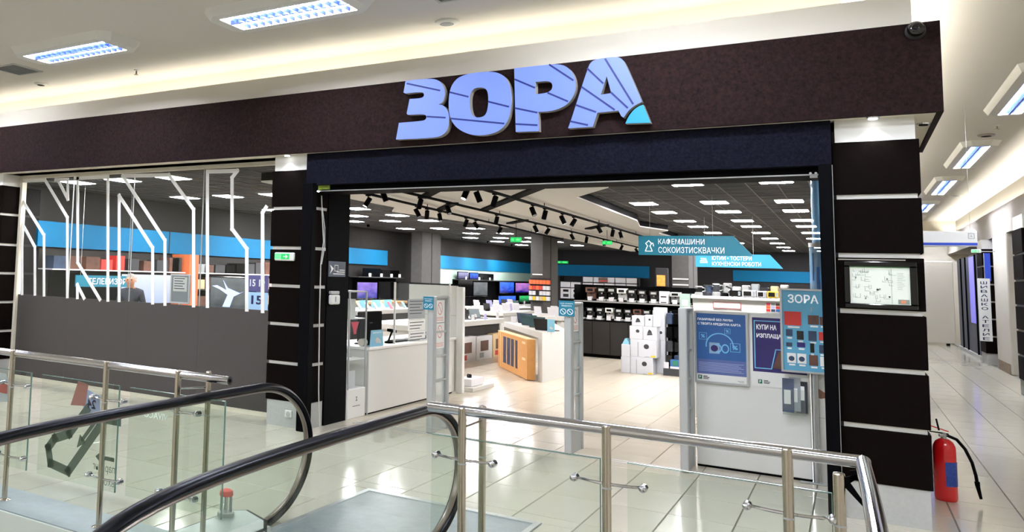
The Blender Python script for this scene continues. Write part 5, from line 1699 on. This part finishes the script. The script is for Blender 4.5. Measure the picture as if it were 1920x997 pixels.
# ------------------------------------------------------------------ black shelving with coffee machines
SY = 19.6
t = T('black_shelving', 'long black shelving with dark cabinet doors holding coffee machines', 'shelving', (-3.8, 20.0, 0))
build('plinth', MB().box(-5.1, -2.5, SY + .06, 20.2, 0, .07), 'black', t)
build('carcass', MB().box(-5.1, -2.5, SY + .02, 20.2, .07, .80), 'shopdark', t)
for i in range(7):
    x = -5.1 + i * .3714
    build('door', MB().rbox(x + .004, x + .367, SY, SY + .018, .075, .80, .004, 1), 'shopdark', t)
build('shelf', MB().box(-5.12, -2.48, SY - .02, 20.2, .80, .83), 'black', t)
build('shelf', MB().box(-5.12, -2.48, SY + .0, 20.2, 1.22, 1.25), 'black', t)
build('shelf_lip', MB().box(-5.12, -2.48, SY - .004, SY + .0, 1.215, 1.245), mat('shelf_edge_grey', '#8a8a88', .4), t)
build('back_board', MB().box(-5.1, -2.5, 20.17, 20.2, .83, 1.60), 'black', t)
for x in (-5.12, -2.5):
    build('side_panel', MB().box(x, x + .02, SY + .02, 20.2, 0, 1.60), 'black', t)
def coffee_machine(x, z, w, h, style, label, group):
    y = SY + .06
    t = T('coffee_machine', label, 'coffee machine', (x, y + .12, z), group)
    body, trim = {'black': ('gloss_black', 'alu'), 'silver': ('alu', 'gloss_black'), 'white': ('desk', 'gloss_black'), 'brown': ('photo2', 'gloss_black'), 'red': ('gloss_black', 'photo2')}[style]
    h2 = w / 2
    build('back_body', MB().rbox(x - h2, x + h2, y + .13, y + .26, z, z + h, .012, 2), body, t)
    build('head', MB().rbox(x - h2, x + h2, y + .0, y + .13, z + h * .62, z + h, .012, 2), body, t)
    build('drip_tray', MB().rbox(x - h2, x + h2, y - .01, y + .13, z, z + h * .14, .006, 1), trim, t)
    build('spout', MB().cyl((x, y + .06, z + h * .62), (x, y + .06, z + h * .50), .02, .014, 10), trim, t)
    build('cup', MB().lathe([(.022, z + h * .14), (.034, z + h * .30), (.03, z + h * .30)], (x + .02, y + .05, 0), 12), 'tag' if style != 'white' else 'photo2', t, smooth=True)
    build('panel', MB().box(x - h2 * .6, x + h2 * .6, y - .002, y, z + h * .72, z + h * .9), trim, t)
    build('price_tag', MB().box(x - .045, x + .045, y - .03, y - .02, z, z + .085), 'tag', t)
up = [(-4.79, .2, .29, 'brown'), (-4.55, .19, .3, 'black'), (-4.34, .19, .3, 'black'), (-4.13, .19, .29, 'white'), (-3.92, .19, .28, 'black'), (-3.71, .18, .27, 'black'), (-3.48, .18, .26, 'black'), (-3.06, .2, .25, 'silver'), (-2.85, .18, .24, 'black'), (-2.66, .17, .23, 'silver')]
for i, (x, w, h, s) in enumerate(up):
    coffee_machine(x, 1.25, w, h, s, '%s coffee machine on upper black shelf, %s from the left' % (s, ORD[i]), 'coffee machines on the upper black shelf')
lo = [(-5.0, 'black'), (-4.8, 'black'), (-4.59, 'black'), (-4.39, 'white'), (-4.19, 'black'), (-4.0, 'black'), (-3.81, 'brown'), (-3.62, 'black'), (-3.42, 'silver'), (-3.2, 'black'), (-2.98, 'black'), (-2.75, 'silver')]
for i, (x, s) in enumerate(lo):
    coffee_machine(x, .83, .165, .27, s, '%s coffee machine on lower black shelf, %s from the left' % (s, ORD[i]), 'coffee machines on the lower black shelf')
t = T('machine_carton', 'white carton with line drawing standing among the upper coffee machines', 'carton', (-3.27, 19.7, 1.25))
build('box', MB().box(-3.36, -3.19, SY + .03, SY + .25, 1.25, 1.51), 'tag', t)
build('print_block', MB().box(-3.33, -3.22, SY + .027, SY + .03, 1.38, 1.41).box(-3.33, -3.22, SY + .027, SY + .03, 1.265, 1.285), 'ink', t)
t = T('poster_card', 'glowing amber advertising card standing on top behind the coffee machines', 'poster', (-3.4, 20.1, 1.6))
build('board', MB().rbox(-3.52, -3.26, 20.12, 20.2, 1.60, 2.02, .02, 2), 'walldark', t)
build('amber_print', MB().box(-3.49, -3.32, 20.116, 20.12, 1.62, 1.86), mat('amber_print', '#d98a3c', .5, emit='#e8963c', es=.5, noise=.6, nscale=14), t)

# white boxes and appliances on the back wall
t = T('tall_shelving', 'pale shelving holding white boxes under the cyan band on back wall', 'shelving', (-7.9, 33.7, 0))
build('upright', MB().box(-9.3, -9.24, 33.3, 33.93, 0, 1.86), 'shopdark', t)
build('upright', MB().box(-6.4, -6.34, 33.3, 33.93, 0, 1.86), 'shopdark', t)
for z in (.99, 1.415, 1.645):
    build('shelf', MB().box(-9.24 if z > 1.2 or True else 0, -6.4, 33.3, 33.93, z, z + .02), 'ink', t)
for r, z in enumerate((1.435, 1.665)):
    for c in range(5):
        x = -8.38 + c * .39
        single('white_carton', MB().box(x, x + .36, 33.35, 33.8, z, z + .19), 'tag', 'white carton on the back wall shelving, %s row, %s from the left' % (('lower', 'upper')[r], ORD[c]), 'carton', 'white cartons on the back wall')
for c, x in enumerate((-9.22, -8.83)):
    t = T('white_appliance', 'tall white built-in oven stack at the left of back wall shelving, %s' % ('left one' if c == 0 else 'right one'), 'oven', (x + .19, 33.5, 1.01))
    build('body', MB().box(x, x + .37, 33.35, 33.8, 1.01, 1.40), 'tag', t)
    build('door_glass', MB().box(x + .1, x + .3, 33.34, 33.35, 1.26, 1.35), 'gloss_black', t)
    build('controls', MB().box(x + .1, x + .3, 33.34, 33.35, 1.06, 1.18), 'ink', t)
for c, x in enumerate((-9.22, -8.83)):
    single('white_carton', MB().box(x, x + .36, 33.35, 33.8, 1.435, 1.84 - .18), 'tag', 'plain white carton above the ovens on back wall shelving, %s' % ('left' if c == 0 else 'right'), 'carton')
t = T('picture_box', 'brown and red picture box before the white cartons on back wall', 'box', (-7.65, 33.3, 1.665))
build('box', MB().box(-7.8, -7.48, 33.31, 33.345, 1.665, 1.84), 'photo2', t)
build('red_band', MB().box(-7.8, -7.48, 33.307, 33.31, 1.70, 1.74), 'redp', t)

# ------------------------------------------------------------------ stack of white cartons
def carton(x0, x1, y0, y1, z0, z1, label, art='dot', seam=None):
    t = T('appliance_carton', label, 'carton', ((x0 + x1) / 2, (y0 + y1) / 2, z0), 'stacked white appliance cartons')
    build('box', MB().rbox(x0, x1, y0, y1, z0, z1, .006, 1), 'cartonw', t)
    w, h = x1 - x0, z1 - z0
    yy = y0 - .001
    if seam:
        build('picture_strip', MB().box(x0 + w * seam, x0 + w * (seam + .04), yy, y0, z0 + h * .04, z0 + h * .85), 'greypaper', t)
    if 'dot' in art:
        build('pan_picture', MB().cyl((x0 + w * .62, yy, z0 + h * .62), (x0 + w * .62, y0, z0 + h * .62), min(w, h) * .14, n=14), 'ink', t)
    if 'pot' in art:
        build('pot_picture', MB().prism([(x0 + w * .3, z0 + h * .35), (x0 + w * .7, z0 + h * .4), (x0 + w * .6, z0 + h * .7), (x0 + w * .45, z0 + h * .8), (x0 + w * .35, z0 + h * .6)], yy, y0), 'ink', t)
    if 'y' in art:
        build('yellow_mark', MB().box(x0 + w * .78, x0 + w * .97, yy, y0, z0 + h * .04, z0 + h * .14), 'yellow', t)
        build('grey_mark', MB().box(x0 + w * .55, x0 + w * .73, yy, y0, z0 + h * .02, z0 + h * .06), 'greypaper', t)
    build('tape_line', MB().box(x0, x1, yy, y0, z0 + h * .5, z0 + h * .51), 'base', t)
Y = 16.78
carton(-3.375, -2.99, Y, Y + .4, 0, .31, 'large white carton at the bottom of stack beside black gondola', 'dot y', .25)
carton(-3.375, -2.93, Y, Y + .45, .31, .63, 'large white carton second from the floor in the tall stack', 'dot y', .28)
carton(-3.385, -3.16, Y, Y + .3, .63, .875, 'white carton with pan picture, left in third layer of stack', 'dot')
carton(-3.157, -2.92, Y, Y + .3, .63, .875, 'white carton with pot picture, right in third layer of stack', 'pot')
carton(-3.345, -3.13, Y, Y + .3, .875, 1.065, 'white carton with kettle picture on top left of the stack', 'pot')
carton(-3.122, -2.99, Y, Y + .25, .875, 1.085, 'narrow white carton with dark picture on top of the stack', 'dot')
carton(-2.985, -2.895, Y, Y + .25, .875, 1.085, 'plain narrow white carton at top right of the stack', '')
carton(-3.06, -2.86, Y + .48, Y + .75, .0, 1.22, 'tall white carton standing behind the stack of cartons', 'dot')
carton(-3.54, -3.38, Y, Y + .35, 0, .295, 'small white carton on the floor left of the tall stack', '')
carton(-3.53, -3.38, Y, Y + .35, .295, .525, 'small white carton on the lower one left of tall stack', '')
single('blue_packet', MB().prism([(-3.52, .525), (-3.40, .525), (-3.40, .56), (-3.44, .63), (-3.47, .63)], Y + .02, Y + .2), 'lblue', 'pale blue pointed packet on the small cartons left of stack', 'packet')

# black accessory gondola
t = T('accessory_gondola', 'black rack hung with accessories between the carton stack and gate', 'rack', (-2.7, 17.3, 0))
build('base', MB().box(-2.85, -1.9, 16.96, 17.5, 0, .13), mat('gondola_base', '#2b2f31', .5), t)
build('back_board', MB().box(-2.84, -1.9, 17.40, 17.46, .13, 1.18), 'black', t)
for z in (.42, .70, .98):
    build('hook_rail', MB().box(-2.84, -1.9, 17.37, 17.40, z, z + .02), 'ink', t)
rr = random.Random(4)
k = 0
for c in range(7):
    for r in range(4):
        x = -2.83 + c * .125
        z = .16 + r * .255
        m = rr.choice(('black', 'gloss_black', 'ink', 'photo', 'greypaper')) if c != 3 else ('lblue', 'black', 'lblue', 'yellow')[r]
        if c == 2 and r == 3:
            m = 'yellow'
        if c == 4:
            m = ('tag', 'lblue', 'tag', 'card2')[r]
        nm = {'black': 'black', 'gloss_black': 'glossy black', 'ink': 'charcoal', 'photo': 'navy', 'greypaper': 'grey', 'lblue': 'pale blue', 'yellow': 'yellow', 'tag': 'white', 'card2': 'tan'}[m]
        g = MB().rbox(x, x + .10, 17.20, 17.36, z, z + .2, .012, 1)
        g.box(x + .035, x + .065, 17.35, 17.375, z + .19, z + .235)
        single('accessory_pack', g, m, '%s accessory pack on the black gondola, %s row from below, %s from the left' % (nm, ORD[r], ORD[c]), 'packet', 'packs on the accessory gondola')
        k += 1
single('price_card', MB().box(-2.845, -2.765, 17.0, 17.02, .13, .24), 'tag', 'white price card on base of the black accessory gondola', 'price card')
t = T('filter_box', 'blue and white box with green label on the gondola base', 'box', (-2.66, 17.05, .13))
build('box', MB().rbox(-2.74, -2.56, 17.0, 17.15, .13, .29, .006, 1), 'posterblue', t)
build('label', MB().box(-2.70, -2.61, 16.997, 17.0, .19, .28), 'green', t)
build('foot_band', MB().box(-2.74, -2.56, 16.997, 17.0, .13, .17), 'tag', t)

# ------------------------------------------------------------------ hanging department signs
def dept(x0, x1, x2, y, z0, z1, m, l1, l2, tx, w1, w2, label, tz=0):
    t = T('department_sign', label, 'sign', ((x0 + x2) / 2, y, z0))
    build('board', MB().prism([(x0, z0), (x2, z0), (x1, z1), (x0, z1)], y, y + .03), m, t)
    g = MB()
    h = z1 - z0
    text(g, l1, (tx, y - .002, z0 + h * .55), (1, 0, 0), w1, h * .31, bold=.006)
    build('lettering', g, 'letter', t)
    g = MB()
    text(g, l2, (tx, y - .002, z0 + h * .12), (1, 0, 0), w2, h * .31, bold=.006)
    build('lettering', g, 'letter', t)
    for x in (x0 + .15, x1 - .25):
        build('wire', MB().cyl((x, y + .015, z1), (x, y + .015, SZ), .0025, n=6), 'base', t)
    return t
d1 = dept(-2.492, -1.29, -1.055, 13.0, 2.07, 2.345, 'teal', 'КАФЕМАШИНИ', 'СОКОИЗТИСКВАЧКИ', -2.23, .59, .83, 'teal hanging sign for coffee machines and juicers in the shop')
g = MB()
def poly_line(pts, y, w=.012):
    for p, q in zip(pts, pts[1:]):
        d = Vector((q[0] - p[0], 0, q[1] - p[1])).normalized()
        g.bar((p[0] - d.x * w * .4, y, p[1] - d.z * w * .4), (q[0] + d.x * w * .4, y, q[1] + d.z * w * .4), .002, w, up=(-d.z, 0, d.x))
poly_line([(-2.40, 2.125), (-2.31, 2.125), (-2.325, 2.17), (-2.34, 2.20), (-2.315, 2.235), (-2.355, 2.275), (-2.395, 2.235), (-2.37, 2.20), (-2.385, 2.17), (-2.40, 2.125)], 12.998)
poly_line([(-2.33, 2.24), (-2.30, 2.24), (-2.292, 2.20)], 12.998)
build('pot_icon', g, 'letter', d1)
d2 = dept(-2.297, -1.135, -.945, 17.0, 1.997, 2.232, 'teal2', 'ЮТИИ • ТОСТЕРИ', 'КУХНЕНСКИ РОБОТИ', -2.03, .62, .76, 'bright cyan hanging sign for irons and toasters behind the teal sign')
g = MB()
poly_line([(-2.22, 2.075), (-2.11, 2.075), (-2.11, 2.10), (-2.22, 2.10), (-2.20, 2.125), (-2.13, 2.125)], 16.998)
poly_line([(-2.21, 2.15), (-2.13, 2.15), (-2.12, 2.12)], 16.998)
build('iron_icon', g, 'letter', d2)

# ------------------------------------------------------------------ appliance island behind the poster partition
t = T('appliance_island', 'tall white island unit behind the poster partition carrying small appliances', 'display unit', (-1.2, 12.2, 0))
build('body', MB().rbox(-1.66, -.62, 12.0, 12.6, 0, 1.49, .006, 1), 'desk', t)
build('top', MB().rbox(-1.68, -.60, 11.97, 12.63, 1.49, 1.53, .006, 1), 'deskedge', t)
n = build('notice', MB().box(-1.42, -1.13, 11.994, 12.0, 1.385, 1.455), 'paper', t)
build('red_outline', frame_mb(-1.43, -1.12, 1.38, 1.46, 11.99, .004, .004), 'pink', n)
c = build('colour_chart', MB().box(-.86, -.70, 11.994, 12.0, 1.36, 1.48), 'paper', t)
for i in range(3):
    for j in range(3):
        build('swatch', MB().box(-.852 + i * .05, -.808 + i * .05, 11.992, 11.994, 1.367 + j * .037, 1.398 + j * .037), ('redp', 'orange', 'pink', 'photo', 'lilac', 'greypaper', 'posterblue', 'redp', 'photo2')[i * 3 + j], c)
rr = random.Random(12)
def blender_jug(x, y, z, h, m, label):
    t = T('blender', label, 'blender', (x, y, z), 'small appliances on the island')
    build('base', MB().lathe([(.05, z), (.045, z + h * .3), (.035, z + h * .34)], (x, y, 0), 16), m, t, smooth=True)
    build('jug', MB().lathe([(.03, z + h * .34), (.045, z + h * .9)], (x, y, 0), 16), 'caseglass', t, smooth=True)
    build('lid', MB().lathe([(.046, z + h * .9), (.04, z + h), (.01, z + h)], (x, y, 0), 16), m, t, smooth=True)
    build('handle', MB().tube([(x + .04, y, z + h * .85), (x + .075, y, z + h * .8), (x + .075, y, z + h * .5), (x + .04, y, z + h * .42)], .008, 8), m, t, smooth=True)
def microwave(x, y, z, w, h, m, label):
    t = T('mini_oven', label, 'oven', (x + w / 2, y + .1, z), 'small appliances on the island')
    build('body', MB().rbox(x, x + w, y, y + .2, z, z + h, .006, 1), m, t)
    build('window', MB().box(x + w * .1, x + w * .66, y - .003, y, z + h * .18, z + h * .82), 'gloss_black', t)
    build('panel', MB().box(x + w * .74, x + w * .94, y - .003, y, z + h * .15, z + h * .85), 'greypaper', t)
    build('foot', MB().box(x + .02, x + .04, y + .02, y + .04, z - .004, z).box(x + w - .04, x + w - .02, y + .02, y + .04, z - .004, z), 'black', t)
Z = 1.53
for i, (x, h, m) in enumerate(((-1.60, .12, 'alu'), (-1.50, .14, 'ink'), (-1.40, .16, 'alu'), (-1.31, .13, 'gloss_black'))):
    blender_jug(x, 12.08, Z, h, m, '%s blender at the left of island top, %s from the left' % ('silver' if m == 'alu' else 'dark', ORD[i]))
microwave(-1.25, 12.03, Z + .004, .13, .075, 'gloss_black', 'black mini oven on the island top beside the blenders')
microwave(-1.11, 12.03, Z + .004, .15, .085, 'tag', 'white mini oven on the island top, left of two')
microwave(-.95, 12.03, Z + .004, .10, .08, 'tag', 'white mini oven on the island top, right of two')
microwave(-.84, 12.03, Z + .004, .12, .08, 'yellow', 'yellow trimmed mini oven on the island top')
microwave(-.715, 12.03, Z + .004, .10, .09, 'greypaper', 'grey mini oven at the right end of island top')
for i in range(9):
    x = -1.56 + i * .105
    m = ('photo', 'ink', 'alu', 'tag', 'alu', 'greypaper', 'ink', 'card2', 'base')[i]
    z0 = Z
    g = MB().rbox(x, x + .085, 12.32, 12.5, z0, z0 + .13 + .02 * (i % 3), .01, 1).cyl((x + .04, 12.30, z0 + .07), (x + .04, 12.32, z0 + .07), .025, n=10)
    single('toaster', g, m, '%s small appliance in the back row of island top, %s from the left' % ({'photo': 'navy', 'ink': 'charcoal', 'alu': 'silver', 'tag': 'white', 'greypaper': 'grey', 'card2': 'tan', 'base': 'pale grey'}[m], ORD[i]), 'appliance', 'back row appliances on the island')
t = T('washing_card', 'mint card stand with white notice at the left end of island', 'card stand', (-1.74, 11.9, 0))
build('post', MB().box(-1.78, -1.70, 11.93, 11.96, 0, 1.40), 'base', t)
build('card', MB().box(-1.80, -1.68, 11.92, 11.93, 1.36, 1.545), mat('mint_card', '#b9d2c6', .5), t)
build('notice', MB().box(-1.775, -1.705, 11.917, 11.92, 1.39, 1.47), 'tag', t)
t = T('display_tower', 'tall clear blue display tower right of the island', 'display tower', (-.29, 11.0, 0))
build('base', MB().box(-.36, -.22, 10.95, 11.2, 0, 1.55), 'desk', t)
build('tube', MB().cyl((-.29, 11.07, 1.55), (-.29, 11.07, 2.12), .075, n=24), 'tower', t, smooth=True)
build('cap', MB().cyl((-.29, 11.07, 2.12), (-.29, 11.07, 2.165), .08, n=24), 'base', t, smooth=True)
build('upper_tube', MB().cyl((-.29, 11.07, 2.165), (-.29, 11.07, SZ - .01), .045, n=20), 'tower', t, smooth=True)
build('picture', MB().box(-.335, -.325, 11.0, 11.01, 1.75, 2.05).box(-.30, -.27, 10.99, 11.0, 1.6, 1.9), 'posterblue', t)

# ------------------------------------------------------------------ behind the shop window
t = T('goods_shelving', 'long dark shelving with mixed goods on left wall behind the window', 'shelving', (-10.35, 11.0, 0))
build('back_board', MB().box(-10.497, -10.46, 12.25, 15.6, .0, 1.9), 'shopdark', t)
for z, a, b in ((.30, 12.3, 15.6), (.62, 12.3, 15.6), (.94, 12.3, 15.6), (1.26, 12.3, 15.6), (1.57, 12.3, 15.6)):
    build('shelf', MB().box(-10.46, -10.12, a, b, z, z + .02), 'tag' if z > 1.5 else 'ink', t)
t = T('upper_shelf', 'white edged upper shelf of goods above the white television', 'shelf', (-10.3, 10.3, 1.57))
build('board', MB().box(-10.46, -10.12, 8.75, 11.93, 1.57, 1.59), 'tag', t)
build('back_board', MB().box(-10.499, -10.46, 8.75, 11.93, 1.57, 1.9), 'shopdark', t)
rr = random.Random(21)
names = {'tag': 'white', 'ink': 'charcoal', 'photo': 'navy', 'photo2': 'brown', 'redp': 'red', 'card2': 'tan', 'greypaper': 'grey', 'gloss_black': 'black', 'lblue': 'pale blue', 'orange': 'orange'}
for i in range(20):
    y = 8.8 + i * .34
    m = 'redp' if 9.7 < y < 10.5 else rr.choice(('ink', 'photo', 'photo2', 'gloss_black', 'ink', 'greypaper', 'photo2'))
    h = rr.uniform(.15, .27)
    if 11.6 < y < 12.3:
        y = 11.6 if y < 12 else 12.32
    single('goods_box', MB().box(-10.4, -10.16, y, y + rr.uniform(.2, .31), 1.59, 1.59 + h), m, '%s goods box on top shelf behind the shop window, %s from the left' % (names[m], ORD[i]), 'box', 'goods on the top shelf behind the window')
for r, z in enumerate((.64, .96, 1.28)):
    for i in range(9):
        y = 12.35 + i * .35
        m = rr.choice(('ink', 'photo', 'photo2', 'gloss_black', 'tag', 'greypaper', 'card2', 'orange'))
        single('goods_box', MB().box(-10.4, -10.16, y, y + rr.uniform(.2, .32), z, z + rr.uniform(.14, .25)), m, '%s goods box on wall shelving behind window, %s row from below, %s from the left' % (names[m], ORD[r], ORD[i]), 'box', 'goods on the wall shelving behind the window')
for i, (a, b) in enumerate(((11.95, 12.22), (15.62, 15.95))):
    single('orange_banner', MB().box(-10.49, -10.05, a, b, 0, 1.92), mat('orange_banner_%s' % 'ab'[i], '#c8683a', .6), 'tall orange divider panel on left wall seen through window, %s one' % ('left', 'right')[i], 'banner')
t = T('tv_sign', 'teal hanging sign for televisions behind the striped window', 'sign', (-9.8, 9.7, 1.34))
build('board', MB().box(-9.82, -9.80, 8.95, 10.2, 1.32, 1.50), 'teal', t)
g = MB()
text(g, 'ТЕЛЕВИЗОРИ', (-9.798, 9.2, 1.36), (0, 1, 0), .95, .10, bold=.01)
build('lettering', g, 'letter', t)
for y in (9.05, 10.1):
    build('wire', MB().cyl((-9.81, y, 1.5), (-9.81, y, SZ), .003, n=6), 'base', t)
t = T('notice_stand', 'white framed notice stand close behind the shop window', 'notice stand', (-7.3, 8.5, 0))
build('frame', frame_mb(-7.47, -7.13, 1.19, 1.58, 8.5, .022, .02), 'tag', t)
build('sheet', MB().box(-7.45, -7.15, 8.508, 8.512, 1.21, 1.56), 'greypaper', t)
s = build('notice', MB().box(-7.42, -7.18, 8.503, 8.508, 1.35, 1.54), 'paper', t)
g = MB()
for i in range(5):
    g.box(-7.40, -7.22 - (i % 2) * .03, 8.501, 8.503, 1.515 - i * .033, 1.525 - i * .033)
build('print_lines', g, 'ink', s, kind='stuff')
build('post', MB().cyl((-7.3, 8.51, 0), (-7.3, 8.51, 1.19), .015, n=10).rbox(-7.45, -7.15, 8.4, 8.62, 0, .015, .004, 1), 'tag', t)
t = T('promo_screen', 'grey promotional screen with pale blue swoosh behind the window', 'screen', (-6.72, 8.8, 0))
build('body', MB().rbox(-7.03, -6.41, 8.80, 8.84, 1.14, 1.57, .008, 1), 'gloss_black', t)
build('screen', MB().box(-7.01, -6.43, 8.796, 8.80, 1.16, 1.55), 'scr_grey', t)
g = MB()
g.prism([(-6.99, 1.44), (-6.9, 1.45), (-6.74, 1.39), (-6.80, 1.52), (-6.72, 1.42), (-6.52, 1.36), (-6.46, 1.38), (-6.62, 1.31), (-6.68, 1.17), (-6.80, 1.17), (-6.72, 1.33), (-6.86, 1.40)], 8.792, 8.796)
build('swoosh', g, mat('swoosh_light', '#c9d2ff', .4, emit='#b9c8ff', es=1.0), t)
build('stand', MB().box(-6.75, -6.69, 8.82, 8.86, 0, 1.14).rbox(-6.95, -6.49, 8.7, 8.98, 0, .02, .005, 1), 'black', t)
t = T('promo_card', 'violet and white promotional cards beside the window edge', 'promo stand', (-6.03, 8.5, 0))
build('post', MB().box(-6.06, -6.0, 8.52, 8.54, 0, 1.6).rbox(-6.2, -5.86, 8.4, 8.64, 0, .015, .004, 1), 'base', t)
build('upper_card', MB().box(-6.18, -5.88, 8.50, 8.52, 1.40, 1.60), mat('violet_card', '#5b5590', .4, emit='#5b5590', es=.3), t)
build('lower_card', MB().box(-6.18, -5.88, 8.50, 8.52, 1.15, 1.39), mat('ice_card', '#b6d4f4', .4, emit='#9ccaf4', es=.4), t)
g = MB()
text(g, '15 19', (-6.15, 8.498, 1.46), (1, 0, 0), .23, .09, bold=.03)
build('lettering', g, 'letter', t)
g = MB()
text(g, '15', (-6.12, 8.498, 1.24), (1, 0, 0), .17, .11, bold=.03)
build('lettering', g, 'posternavy', t)

# ------------------------------------------------------------------ man standing in the shop behind the window
def person(px, py, rot):
    s = .90
    c, sn = math.cos(rot), math.sin(rot)
    t = T('person', 'grey-haired man in dark jacket standing behind the striped shop window', 'person', (px, py, 0))
    V, Rr_, E = [], [], []
    def v(p, r, par=None):
        V.append((s * (p[0] * c - p[1] * sn), s * (p[0] * sn + p[1] * c), s * p[2]))
        Rr_.append(r * s)
        if par is not None:
            E.append((par, len(V) - 1))
        return len(V) - 1
    pel = v((0, 0, .92), .135)
    sp = v((0, -.01, 1.08), .14, pel)
    ch = v((0, -.03, 1.27), .15, sp)
    up = v((0, -.05, 1.40), .11, ch)
    nk = v((0, -.085, 1.47), .055, up)
    h0 = v((0, -.12, 1.53), .07, nk)
    h1 = v((0, -.14, 1.60), .088, h0)
    h2 = v((0, -.135, 1.67), .075, h1)
    for q in (-1, 1):
        sh = v((q * .17, -.04, 1.39), .075, up)
        el = v((q * .235, -.02, 1.12), .052, sh)
        wr = v((q * .17, -.25, 1.02), .034, el)
        pm = v((q * .15, -.31, 1.01), .036, wr)
        for k, (dx, L) in enumerate(((-.028, .055), (-.01, .068), (.01, .063), (.028, .05))):
            a = v((q * .15 + dx, -.35, 1.005), .011, pm)
            b = v((q * .15 + dx, -.35 - L * .5, .995), .010, a)
            v((q * .15 + dx, -.35 - L * .75, .965), .009, b)
        a = v((q * .115, -.31, 1.03), .012, pm)
        v((q * .10, -.345, 1.035), .010, a)
        hp = v((q * .09, 0, .86), .10, pel)
        kn = v((q * .10, -.02, .48), .062, hp)
        an = v((q * .10, .03, .09), .042, kn)
        v((q * .11, -.15, .035), .036, an)
    me = bpy.data.meshes.new('body')
    me.from_pydata(V, E, [])
    o = bpy.data.objects.new('body', me)
    COL.objects.link(o)
    o.modifiers.new('skin', 'SKIN')
    for i, sv in enumerate(me.skin_vertices[0].data):
        sv.radius = (Rr_[i], Rr_[i])
        sv.use_root = i == 0
    sb = o.modifiers.new('sub', 'SUBSURF')
    sb.levels = sb.render_levels = 2
    dg = bpy.context.evaluated_depsgraph_get()
    m2 = bpy.data.meshes.new_from_object(o.evaluated_get(dg))
    bpy.data.objects.remove(o)
    for q in ('jacket', 'skin', 'trousers', 'black'):
        m2.materials.append(M[q])
    inv = lambda p: ((p.x * c + p.y * sn) / s, (-p.x * sn + p.y * c) / s, p.z / s)
    for p in m2.polygons:
        x, y, z = inv(p.center)
        p.material_index = 1 if (z > 1.475 or y < -.27 and z > .8) else 2 if z < .9 and z > .09 else 3 if z <= .09 else 0
        p.use_smooth = True
    o = bpy.data.objects.new('body', m2)
    COL.objects.link(o)
    o.parent = t
    W_ = lambda p: (px + s * (p[0] * c - p[1] * sn), py + s * (p[0] * sn + p[1] * c), s * p[2])
    g = MB()
    g.sphere((0, 0, 0), .102, 18, 12, 1.0, .0, 1)
    g.v = [W_((a * .95, b * 1.05 - .10 + (.1 - z) * .35, z + 1.625)) for a, b, z in g.v]
    build('hair', g, 'hair', t, smooth=True)
    f = MB()
    f.add([W_(p) for p in ((-.014, -.222, 1.575), (.014, -.222, 1.575), (0, -.25, 1.578), (0, -.222, 1.615))], [(0, 1, 2), (1, 3, 2), (3, 0, 2), (0, 3, 1)])
    build('nose', f, 'skin', t)
    for q in (-1, 1):
        e = MB().sphere((0, 0, 0), .011, 10, 6)
        e.v = [W_((a + q * .033, b - .213, z + 1.617)) for a, b, z in e.v]
        build('eye', e, 'black', t, smooth=True)
        e = MB().sphere((0, 0, 0), .022, 10, 6)
        e.v = [W_((a * .5 + q * .09, b - .12, z * 1.3 + 1.60)) for a, b, z in e.v]
        build('ear', e, 'skin', t, smooth=True)
    mth = MB().box(-.025, .025, -.224, -.214, 1.545, 1.551)
    mth.v = [W_(p) for p in mth.v]
    build('mouth', mth, 'redp', t)
    cl = MB().lathe([(.075, 0), (.062, .05), (.058, .052)], (0, 0, 0), 18)
    cl.v = [W_((a, b - .075, z + 1.435)) for a, b, z in cl.v]
    build('shirt_collar', cl, 'shirt', t, smooth=True)
person(-9.25, 9.62, .55)
